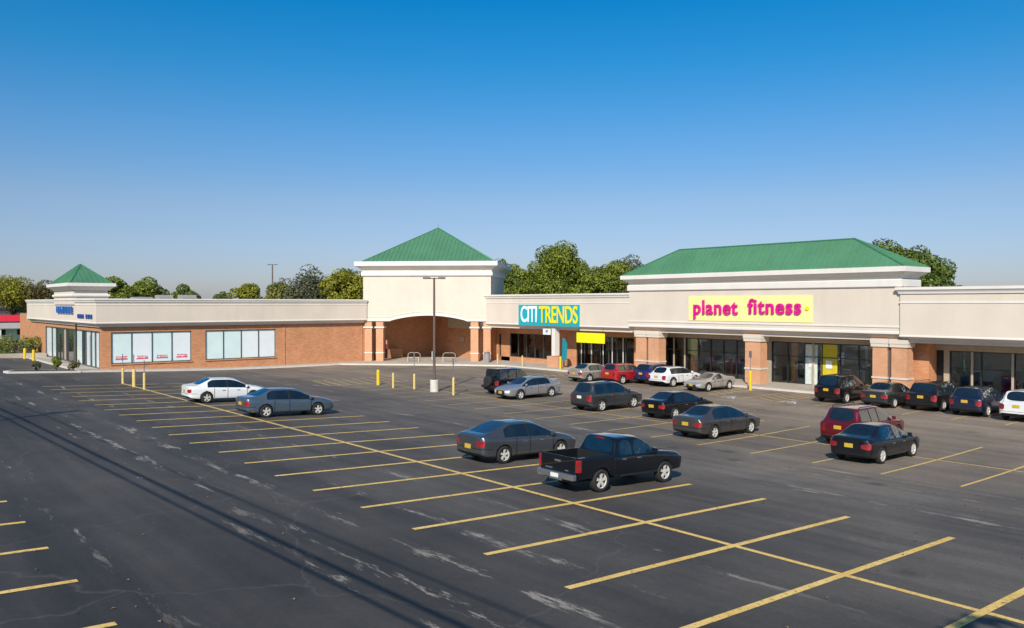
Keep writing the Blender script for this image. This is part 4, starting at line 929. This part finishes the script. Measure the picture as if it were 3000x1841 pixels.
def loft_body(st, faces_mat, name_map, car, wheels, wr, hw, lampw=.66, capmat=None):
    """st: list of stations [x, (y,z)*9]; faces_mat(i,j)->slot; caps: function(end, row, col)->slot"""
    bm = bmesh.new(); J = 9; V = []
    for s in st:
        row = {}
        for j, (y, z) in enumerate(s[1]):
            if j in (0, J - 1): v = bm.verts.new((s[0], 0, z)); row[(j, 1)] = v; row[(j, -1)] = v
            else:
                row[(j, 1)] = bm.verts.new((s[0], y, z)); row[(j, -1)] = bm.verts.new((s[0], -y, z))
        V.append(row)
    cl = bm.edges.layers.float.new('crease_edge')
    def mk(vs, slot):
        u_ = []
        for v in vs:
            if v not in u_: u_.append(v)
        try: f = bm.faces.new(u_); f.material_index = slot; f.smooth = True
        except ValueError: pass
    for i in range(len(st) - 1):
        for sd_ in (1, -1):
            for j in range(J - 1):
                mk([V[i][(j, sd_)], V[i + 1][(j, sd_)], V[i + 1][(j + 1, sd_)], V[i][(j + 1, sd_)]], faces_mat(i, j, sd_))
    # end caps as a 4-column grid
    for end, i in ((0, 0), (1, len(st) - 1)):
        mid = {}
        for j in range(1, J - 1):
            for sd_ in (1, -1):
                y, z = st[i][1][j]; mid[(j, sd_)] = bm.verts.new((st[i][0] + (-.03 if end == 0 else .03), y * lampw * sd_, z))
        for j in range(1, J - 2):
            for sd_ in (1, -1):
                mk([V[i][(j, sd_)], V[i][(j + 1, sd_)], mid[(j + 1, sd_)], mid[(j, sd_)]], capmat(end, j, sd_))
            mk([mid[(j, 1)], mid[(j + 1, 1)], mid[(j + 1, -1)], mid[(j, -1)]], capmat(end, j, 0))
        for j, jj in ((1, 0), (J - 2, J - 1)):
            mk([V[i][(j, 1)], mid[(j, 1)], mid[(j, -1)], V[i][(j, -1)], V[i][(jj, 1)]], capmat(end, j, 2))
    bmesh.ops.recalc_face_normals(bm, faces=bm.faces)
    for e in bm.edges:
        ms = {f.material_index for f in e.link_faces}
        if len(ms) > 1: e[cl] = .92
    for i in range(len(st) - 1):
        for sd_ in (1, -1):
            for j, cr in ((2, .3), (4, .45), (5, .6)):
                e = bm.edges.get((V[i][(j, sd_)], V[i + 1][(j, sd_)]))
                if e: e[cl] = max(e[cl], cr)
    me = bpy.data.meshes.new('body'); bm.to_mesh(me); bm.free()
    nslot = len(name_map)
    mats = [mm for _, mm in name_map]
    for mm in mats: me.materials.append(mm)
    o = bpy.data.objects.new('body', me); COL.objects.link(o)
    md = o.modifiers.new('s', 'SUBSURF'); md.levels = 2; md.render_levels = 2
    cutters = []
    for (wx, ) in wheels:
        for sd_ in (1, -1):
            c = MB(); c.cyl((wx, sd_ * (hw - .27), wr), (wx, sd_ * (hw + .3), wr), wr + .055, wr + .055, 28)
            co = c.build('cut', M['trim'], None); bo = o.modifiers.new('b', 'BOOLEAN'); bo.object = co; bo.operation = 'DIFFERENCE'; bo.solver = 'EXACT'
            try: bo.material_mode = 'TRANSFER'
            except Exception: pass
            cutters.append(co)
    dg = bpy.context.evaluated_depsgraph_get(); dg.update()
    me2 = bpy.data.meshes.new_from_object(o.evaluated_get(dg))
    slots = list(me2.materials)
    for c in cutters: bpy.data.objects.remove(c)
    bpy.data.objects.remove(o)
    # split by slot
    groups = {}
    for pl in me2.polygons:
        m_ = pl.material_index
        nm = name_map[m_][0] if m_ < nslot else 'body'
        if nm.startswith('body'): nm = 'body'
        groups.setdefault(nm if nm == 'body' else (nm, m_), []).append(pl.index)
    vs = me2.vertices
    for key, polys in groups.items():
        nm = key if key == 'body' else key[0].split('#')[0]
        idx = {}; nv = []; nf = []; nmi = []
        for pi in polys:
            pl = me2.polygons[pi]; f = []
            for vi in pl.vertices:
                if vi not in idx: idx[vi] = len(nv); nv.append(vs[vi].co.copy())
                f.append(idx[vi])
            nf.append(f); nmi.append(pl.material_index)
        m3 = bpy.data.meshes.new(nm); m3.from_pydata(nv, [], nf)
        if key == 'body':
            for mm in slots: m3.materials.append(mm)
            m3.polygons.foreach_set('material_index', nmi)
        else: m3.materials.append(mats[key[1]])
        m3.polygons.foreach_set('use_smooth', [True] * len(nf)); m3.update()
        ob = bpy.data.objects.new(nm, m3); COL.objects.link(ob); ob.parent = car
    bpy.data.meshes.remove(me2)

def car(kind, label, cat, col, rearwheel, face=1, L=4.8, Wd=1.84, H=1.46, metal=.35, rough=.3, plate='plate', rails=False, name=None, dirty=0):
    """rearwheel: ground point of the wheel nearest the image's left on the side facing the camera; face 1: nose towards +X"""
    suv = kind in ('suv', 'boxy', 'wagon'); hw = Wd / 2
    wr = .33 if not suv else .365
    if kind == 'boxy': wr = .38
    wb_r, wb_f = (.205 * L, .79 * L) if not suv else (.20 * L, .785 * L)
    # greenhouse key stations
    if kind == 'sedan': xd, xr, xf, xc = .10 * L, .275 * L, .575 * L, .75 * L; zb, zdk, zhd = .92, 1.05, .94
    elif kind == 'fastback': xd, xr, xf, xc = .055 * L, .30 * L, .555 * L, .75 * L; zb, zdk, zhd = .95, 1.07, .93
    elif kind == 'coupe': xd, xr, xf, xc = .16 * L, .38 * L, .50 * L, .67 * L; zb, zdk, zhd = .86, .96, .84
    elif kind == 'wagon': xd, xr, xf, xc = .03 * L, .16 * L, .56 * L, .735 * L; zb, zdk, zhd = 1.0, 1.04, 1.0
    elif kind == 'boxy': xd, xr, xf, xc = .03 * L, .06 * L, .60 * L, .69 * L; zb, zdk, zhd = 1.12, 1.14, 1.13
    else: xd, xr, xf, xc = .02 * L, .10 * L, .57 * L, .735 * L; zb, zdk, zhd = 1.07, 1.10, 1.06
    box = kind == 'boxy'; tum = .80 if box else (.70 if suv else .64)
    def sec(zl, yw, zm, zs, y5, z5, y6, z6, y7, z7, z8): return [(0, zl), (hw * yw * .8, zl), (hw * yw * .97, zl + .05), (hw * yw, zm), (hw * yw * .985, zs), (hw * y5, z5), (hw * y6, z6), (hw * y7, z7), (0, z8)]
    st = []; top = H
    q = .22 if not suv else .28
    lz = zb - (.42 if suv else .30)
    st.append((0.0, sec(q + .14, .80, lz, zb - .10, .74, zdk - .09, .66, zdk - .06, .52, zdk - .05, zdk - .04)))
    st.append((.09, sec(q + .04, .94, lz - .02, zb - .06, .85, zdk - .03, .74, zdk - .01, .58, zdk, zdk + .01)))
    st.append((xd + .10, sec(q, .985, lz - .08, zb - .05, .91, zb + .01, .76, zdk + .00, .68, zdk + .02, zdk + .03)))
    if not suv:
        k_ = .62; mx_ = xd + .10 + (xr - xd - .10) * k_; L_ = lambda a, b: a + (b - a) * k_
        st.append((mx_, sec(q, 1.0, .55, zb - .06, .92, zb, L_(.76, tum), L_(zdk, top - .09), L_(.68, tum - .09), L_(zdk + .02, top - .02), L_(zdk + .03, top))))
    st.append((xr, sec(q, 1.0, .55, zb - .07, .925, zb, tum, top - .10, tum - .09, top - .035, top - .015)))
    wins = []
    pil = .035
    if suv:
        xq = xr + .17 * L; st.append((xr + .07, sec(q, 1.0, .55, zb - .07, .925, zb - .003, tum, top - .09, tum - .09, top - .03, top - .01)))
        st.append((xq, sec(q, 1.0, .54, zb - .08, .925, zb - .01, tum, top - .085, tum - .09, top - .025, top))); st.append((xq + 2 * pil, sec(q, 1.0, .54, zb - .08, .925, zb - .01, tum, top - .085, tum - .09, top - .025, top)))
        xbp = xq + (xf - xq) * .52
    else:
        st.append((xr + .10, sec(q, 1.0, .55, zb - .07, .925, zb - .003, tum, top - .09, tum - .09, top - .03, top - .01)))
        xbp = xr + (xf - xr) * .62
    st.append((xbp - pil, sec(q, 1.0, .53, zb - .09, .925, zb - .02, tum, top - .085, tum - .09, top - .025, top)))
    st.append((xbp + pil, sec(q, 1.0, .53, zb - .09, .925, zb - .02, tum, top - .085, tum - .09, top - .025, top)))
    st.append((xf, sec(q, 1.0, .53, zb - .10, .925, zb - .035, tum - .01, top - .12, tum - .10, top - .06, top - .035)))
    st.append((xc, sec(q, 1.0, .54, zb - .12, .93, zb - .06, .84, zb + .0, .74, zb + .025, zb + .06)))
    st.append((xc + .35, sec(q, .995, .54, zhd - .13, .90, zhd - .06, .80, zhd - .00, .62, zhd + .02, zhd + .04)))
    st.append((L - .42, sec(q, .97, .54, zhd - .20, .86, zhd - .13, .74, zhd - .09, .56, zhd - .07, zhd - .05)))
    st.append((L - .12, sec(q + .02, .87, .50, zhd - .27, .77, zhd - .21, .66, zhd - .18, .5, zhd - .165, zhd - .15)))
    st.append((L, sec(q + .08, .72, .48, zhd - .31, .62, zhd - .26, .5, zhd - .25, .4, zhd - .24, zhd - .235)))
    if box:
        for i in range(len(st) - 3, len(st)):
            x, s = st[i]; st[i] = (x, [(y * (1.0 if i < len(st) - 1 else 1.12), z + (0 if j < 4 else .13 + .05 * (i - len(st) + 3))) for j, (y, z) in enumerate(s)])
    seams = [xbp, xf + (xc - xf) * .75 if not box else xc - .05, (xr + .02 * L) if not suv else (xq + pil)]
    paint = car_paint('paint_' + label[:18], col, metal, rough, seams, .30, zb - .03)
    nm = [('body', paint), ('body', M['trim']), ('windscreen', CGL), ('rear_window', CGL), ('taillight#a', LAMP), ('taillight#b', LAMP), ('headlight#a', HEAD), ('headlight#b', HEAD)]
    k = 3                                   # first station of the roof
    nst = len(st); icw = nst - 5            # cowl station index
    iroof_f = icw - 1
    slot = {}
    def add_slot(tagname): nm.append((tagname, CGL)); return len(nm) - 1
    def sides():
        if suv: return [(4, 5), (6, 7), (8, 9)] if nst else []
        return [(4, 5), (6, 7)]
    side_rows = {}
    rows = [4, 6, 8] if suv else [5, 7]
    for r_ in rows:
        for sd_ in (1, -1): side_rows[(r_, sd_)] = add_slot('side_window#%d' % (r_ * 2 + (sd_ > 0)))
    for sd_ in (1, -1): side_rows[(iroof_f, sd_)] = side_rows[(rows[-1], sd_)]
    if not suv:
        for sd_ in (1, -1): side_rows[(4, sd_)] = side_rows[(5, sd_)]
        if kind != 'coupe':
            for sd_ in (1, -1): side_rows[(3, sd_)] = side_rows[(5, sd_)]
    else:
        for sd_ in (1, -1): side_rows[(3, sd_)] = side_rows[(4, sd_)]
    bpil = [5, 7] if suv else [6]
    def fm(i, j, sd_):
        if j == 5 and (i, sd_) in side_rows: return side_rows[(i, sd_)]
        if j == 7 and i == iroof_f: return 2
        if j == 7 and (i == 2 or (not suv and i == 3)): return 3
        if j == 5 and i in bpil: return 1
        if j in (0, 1): return 1
        if i == 0 and j == 3: return 4 if sd_ > 0 else 5
        if i == nst - 2 and j == 3: return 6 if sd_ > 0 else 7
        return 0
    def cm(end, j, sd_):
        if j == 3 and sd_ in (1, -1): return (4 if sd_ > 0 else 5) if end == 0 else (6 if sd_ > 0 else 7)
        if j == 1: return 1
        if end == 1 and j in (2, 3) and sd_ == 0: return 1
        return 0
    root = thing(name or ('parked_' + ('suv' if suv else 'car')), label, cat, (0, 0, 0), 0, 'vehicles parked in the lot')
    loft_body(st, fm, nm, root, [(wb_r,), (wb_f,)], wr, hw, lampw=.80 if suv else .68, capmat=cm)
    for x in (wb_r, wb_f):
        for s_ in (-1, 1): wheel(root, x, s_ * (hw - .115), wr, .22, s_)
    pz = (zb - .20) if kind in ('sedan', 'suv', 'boxy', 'wagon') else .62
    f = MB(); f.box(-.055, -.03, -.17, .17, pz - .08, pz + .08); f.build('licence_plate', M[plate], root)
    if face < 0: f = MB(); f.box(L + .0, L + .05, -.17, .17, .42, .58); f.build('licence_plate', M[plate], root)
    for s_ in (-1, 1):
        f = MB(); f.box(xf + (xc - xf) * .62, xf + (xc - xf) * .62 + .10, s_ * (hw * .93) - (0 if s_ > 0 else .17), s_ * (hw * .93) + (.17 if s_ > 0 else 0), zb - .02, zb + .13); f.build('wing_mirror', paint, root, bevel=.03)
        for hx in ((xbp - .32, xf + .02) if not suv else (xbp - .32, xf - .12)): f = MB(); f.box(hx, hx + .17, s_ * hw * .985 - .02, s_ * hw * .985 + .02, zb - .19, zb - .155); f.build('door_handle', M['trim'] if col[0] > .3 else M['chrome'], root)
    if rails:
        for s_ in (-1, 1):
            f = MB(); f.tube([(xr + .15, s_ * hw * (tum - .06), top - .06), (xr + .25, s_ * hw * (tum - .06), top + .02), (xf - .15, s_ * hw * (tum - .06), top + .015), (xf - .05, s_ * hw * (tum - .06), top - .08)], .02); f.build('roof_rail', M['trim'], root)
    if box:
        f = MB(); f.cyl((-.28, 0, .98), (-.05, 0, .98), .37, .37, 24); f.build('spare_wheel', M['rubber'], root, bevel=.04)
        f = MB(); f.box(-.12, .06, -hw * .9, hw * .9, .50, .68); f.build('bumper', M['trim'], root, bevel=.03)
        for s_ in (-1, 1): f = MB(); f.box(wb_r - .5, wb_r + .5, s_ * hw - .03, s_ * hw + .08, .80, .86); f.build('wheel_flare', M['trim'], root, bevel=.02); f = MB(); f.box(wb_f - .5, wb_f + .5, s_ * hw - .03, s_ * hw + .08, .80, .86); f.build('wheel_flare', M['trim'], root, bevel=.02)
    if kind == 'fastback' or kind == 'sedan': f = MB(); f.box(.1, .12, -.02, .02, zdk, zdk + .01); 
    place(root, rearwheel, face, wb_r, wb_f, hw)
    return root
def place(root, rw, face, wb_r, wb_f, hw):
    X, Y = rw
    if face > 0: x0, y0 = X - wb_r, Y + hw - .02         # visible side is the right-hand one
    else: x0, y0 = X + wb_f, Y + hw - .02               # nose towards the camera, left side visible
    wa, wb_ = (X, X + (wb_f - wb_r))
    sl = (gz(wb_, y0) - gz(wa, y0)) / (wb_ - wa)
    ang = math.atan(-sl) if face > 0 else math.atan(sl)
    zc = gz(X, y0) - (X - x0) * sl
    root.location = (x0, y0, zc); root.rotation_euler = (0, ang, 0 if face > 0 else math.pi)

def pickup(label, col, rearwheel, L=5.38, Wd=1.83, H=1.70):
    hw = Wd / 2; wr = .375; wb_r, wb_f = 1.15, 4.35
    root = thing('pickup_truck', label, 'pickup truck', (0, 0, 0), 0, 'vehicles parked in the lot')
    paint = car_paint('paint_pickup', col, .1, .22, [2.72, 3.66, 1.86], .4, 1.04)
    def sec(zl, yw, zm, zs, y5, z5, y6, z6, y7, z7, z8): return [(0, zl), (hw * yw * .8, zl), (hw * yw * .97, zl + .05), (hw * yw, zm), (hw * yw * .985, zs), (hw * y5, z5), (hw * y6, z6), (hw * y7, z7), (0, z8)]
    zb = 1.12; top = H; q = .38; st = []
    st.append((1.76, sec(q, .985, .7, zb - .06, .93, zb, .90, zb + .02, .80, zb + .03, zb + .03)))
    st.append((1.80, sec(q, .99, .7, zb - .06, .93, zb, .90, zb + .03, .80, zb + .04, zb + .04)))
    st.append((1.98, sec(q, 1, .7, zb - .06, .93, zb, .76, top - .08, .69, top - .03, top - .01)))
    st.append((2.06, sec(q, 1, .7, zb - .06, .93, zb, .76, top - .08, .69, top - .02, top)))
    st.append((2.68, sec(q, 1, .7, zb - .06, .93, zb - .01, .76, top - .07, .69, top - .015, top + .01)))
    st.append((2.76, sec(q, 1, .7, zb - .06, .93, zb - .01, .76, top - .07, .69, top - .015, top + .01)))
    st.append((3.30, sec(q, 1, .7, zb - .07, .93, zb - .02, .75, top - .10, .68, top - .05, top - .02)))
    st.append((3.92, sec(q, 1, .7, zb - .09, .93, zb - .05, .86, zb + .0, .76, zb + .02, zb + .04)))
    st.append((4.35, sec(q, 1, .7, zb - .12, .92, zb - .07, .84, zb - .02, .66, zb + .0, zb + .02)))
    st.append((5.08, sec(q, .98, .7, zb - .19, .88, zb - .13, .78, zb - .09, .6, zb - .07, zb - .06)))
    st.append((5.30, sec(q + .02, .93, .64, zb - .27, .82, zb - .19, .72, zb - .15, .55, zb - .14, zb - .13)))
    st.append((5.38, sec(q + .08, .84, .62, zb - .33, .72, zb - .25, .62, zb - .22, .5, zb - .22, zb - .22)))
    nm = [('body', paint), ('body', M['trim']), ('windscreen', CGL), ('rear_window', CGL), ('x', paint), ('x', paint), ('headlight#a', HEAD), ('headlight#b', HEAD)]
    sr = {}
    for r_ in (3, 5):
        for s_ in (1, -1): nm.append(('side_window#%d' % (r_ * 2 + (s_ > 0)), CGL)); sr[(r_, s_)] = len(nm) - 1
    for s_ in (1, -1): sr[(6, s_)] = sr[(5, s_)]
    nst = len(st)
    def fm(i, j, s_):
        if j == 5 and (i, s_) in sr: return sr[(i, s_)]
        if j == 7 and i == 6: return 2
        if j == 7 and i == 1: return 3
        if j in (0, 1): return 1
        if i == nst - 2 and j == 3: return 6 if s_ > 0 else 7
        return 0
    def cm(end, j, s_):
        if end == 1 and j == 3 and s_ in (1, -1): return 6 if s_ > 0 else 7
        if j == 1 or (end == 1 and j in (2, 3) and s_ == 0): return 1
        return 0
    loft_body(st, fm, nm, root, [(wb_f,)], wr, hw, capmat=cm)
    # open cargo bed
    def side(s_):
        bm_ = MB(); n = 24; x0, x1, zt, zl = .10, 1.745, zb + .06, .50
        xs = [x0 + (x1 - x0) * i / n for i in range(n + 1)]; vs = []; fs = []
        for x in xs:
            dx = abs(x - wb_r); R_ = wr + .06; zlow = max(zl, wr + math.sqrt(R_ * R_ - dx * dx)) if dx < R_ else zl
            for (y, z) in ((hw - .08, zlow), (hw * .985, zlow), (hw, min(max(zlow + .02, .72), zt - .2)), (hw * .985, zt - .08), (hw * .955, zt), (hw - .12, zt), (hw - .12, zlow + .0)): vs.append((x, s_ * y, z))
        m_ = 7
        for i in range(n):
            for j in range(m_): k = (j + 1) % m_; fs.append((i * m_ + j, i * m_ + k, (i + 1) * m_ + k, (i + 1) * m_ + j))
        fs += [tuple(range(m_)), tuple(range(n * m_, n * m_ + m_))]
        bm_.add(vs, fs); return bm_.build('bed_side', paint, root)
    side(1); side(-1)
    f = MB(); f.box(.12, 1.74, -hw + .13, hw - .13, .62, .68); f.box(1.69, 1.74, -hw + .12, hw - .12, .68, zb + .04); f.box(wb_r - .4, wb_r + .4, -hw + .13, -hw + .30, .68, .88); f.box(wb_r - .4, wb_r + .4, hw - .30, hw - .13, .68, .88); f.build('bed_floor', M['trim'], root)
    f = MB(); f.box(.03, .10, -hw + .09, hw - .09, .66, zb + .06); tg = f.build('tailgate', paint, root, bevel=.02)
    f = MB(); f.box(.0, .03, -.14, .14, .98, 1.04); f.build('handle', M['chrome'], tg)
    f = MB(); f.box(.0, .025, -.5, -.36, .72, .76); f.box(0, .025, .25, .55, .72, .76); f.build('badge', M['chrome'], tg)
    for s_ in (-1, 1):
        f = MB(); f.box(.01, .20, min(s_ * (hw - .10), s_ * (hw + .004)), max(s_ * (hw - .10), s_ * (hw + .004)), .72, zb - .0); f.build('taillight', LAMP, root, bevel=.015)
        f = MB(); f.box(3.62, 3.74, s_ * hw * .95 - (0 if s_ > 0 else .2), s_ * hw * .95 + (.2 if s_ > 0 else 0), 1.08, 1.28); f.build('wing_mirror', M['chrome'] if 0 else paint, root, bevel=.03)
        f = MB(); f.box(2.12, 2.30, s_ * hw * .99 - .02, s_ * hw * .99 + .02, .98, 1.02); f.build('door_handle', M['chrome'], root); f = MB(); f.box(2.86, 3.04, s_ * hw * .99 - .02, s_ * hw * .99 + .02, .98, 1.02); f.build('door_handle', M['chrome'], root)
        f = MB(); f.box(2.0, 3.9, s_ * hw * 1.0 - .015, s_ * hw * 1.0 + .015, .44, .50); f.build('sill_trim', M['trim'], root)
    f = MB(); f.box(-.12, .06, -hw + .06, hw - .06, .46, .66); f.box(-.10, .02, -.3, .3, .40, .47); bp = f.build('bumper', M['chrome'], root, bevel=.03)
    f = MB(); f.box(-.14, -.122, -.17, .17, .49, .62); f.build('licence_plate', M['plateW'], bp)
    f = MB(); f.box(.1, 5.2, -.55, .55, .34, .50); f.build('chassis', M['trim'], root)
    f = MB(); f.box(1.93, 1.975, -.2, .2, top - .1, top - .05); f.build('brake_light', LAMP, root)
    for x in (wb_r, wb_f):
        for s_ in (-1, 1): wheel(root, x, s_ * (hw - .125), wr, .245, s_)
    place(root, rearwheel, 1, wb_r, wb_f, hw); root.scale = (.955, .955, .955); root.location.x += .05; root.location.y -= .04
    return root

DG = (.055, .057, .062)
car('sedan', 'white sedan partly behind the blue-grey sedan, left parking row', 'car', (.80, .80, .79), (16.95, 48.5), L=4.85, metal=0)
car('sedan', 'blue-grey sedan beside the white one in the left parking row', 'car', (.11, .155, .20), (17.1, 40.25), L=4.95, metal=.5)
car('fastback', 'dark grey sloping-roofed sedan behind the black pickup truck', 'car', (.080, .088, .100), (19.0, 23.2), L=4.87, Wd=1.86, H=1.48, metal=.5)
pickup('black crew-cab pickup truck in the foreground with silver wheels', (.006, .008, .012), (18.3, 17.6))
car('boxy', 'black boxy off-roader with spare wheel, behind the silver sedan', 'suv', (.006, .007, .007), (36.2, 43.9), L=4.2, Wd=1.85, H=1.85, metal=.1, rough=.35)
car('sedan', 'silver sedan facing left, right of the central lamp post', 'car', (.42, .42, .43), (35.1, 41.15), face=-1, L=4.75, metal=.6, H=1.43)
car('suv', 'dark grey suv alone in the middle of the lot', 'suv', (.055, .056, .060), (34.8, 33.4), L=4.75, Wd=1.9, H=1.70, metal=.4, plate='plateW', rails=True)
car('sedan', 'black sedan half hidden behind the brownish grey sedan', 'car', (.005, .006, .009), (35.6, 28.6), L=4.6, H=1.44, metal=.1)
car('sedan', 'brownish grey sedan in front of the black sedan, mid lot', 'car', (.075, .071, .068), (31.5, 23.0), L=5.0, H=1.48, metal=.4)
car('sedan', 'pale beige sedan at the shop kerb, left of the red suv', 'car', (.42, .38, .33), (47.4, 46.9), L=4.5, metal=.4)
car('suv', 'bright red suv at the shop kerb below the yellow banner', 'suv', (.42, .014, .02), (48.1, 43.9), L=4.2, H=1.62, metal=.1)
car('suv', 'blue suv between the bright red suv and the white wagon', 'suv', (.015, .022, .12), (49.9, 42.0), L=4.2, H=1.62, metal=.2)
car('wagon', 'white wagon at the shop kerb beside the blue suv', 'car', (.78, .78, .78), (49.4, 39.9), L=4.7, H=1.52, metal=0)
car('coupe', 'silver coupe facing the camera at the shop kerb beside the white wagon', 'car', (.48, .46, .43), (48.7, 36.1), face=-1, L=4.3, H=1.28, Wd=1.8, metal=.5, plate='plate')
car('suv', 'black tall suv leftmost in the row before the gym windows', 'suv', (.007, .007, .008), (49.6, 26.1), L=4.6, Wd=1.88, H=1.78, metal=.1)
car('sedan', 'dark green-grey sedan between two black suvs before the gym pillars', 'car', (.045, .052, .052), (49.5, 23.0), L=4.55, H=1.50, metal=.5)
car('suv', 'black minivan with dark glass, right of the green-grey sedan', 'minivan', (.012, .013, .017), (50.0, 20.35), L=4.9, Wd=1.92, H=1.68, metal=.3, rails=True, name='parked_minivan')
car('suv', 'navy blue suv near the right edge before the right store', 'suv', (.010, .022, .06), (49.5, 17.8), L=4.55, H=1.62, metal=.4)
car('suv', 'white suv cut off by the right edge of the picture', 'suv', (.78, .78, .77), (49.2, 15.1), L=4.7, H=1.66, metal=0)
car('suv', 'dark red suv behind the black sedan at lower right', 'suv', (.17, .006, .014), (35.0, 17.4), L=4.7, Wd=1.92, H=1.72, metal=.4, rails=True)
car('sedan', 'glossy black sedan in front of the dark red suv at lower right', 'car', (.008, .010, .014), (31.6, 15.15), L=4.55, H=1.46, metal=.1)
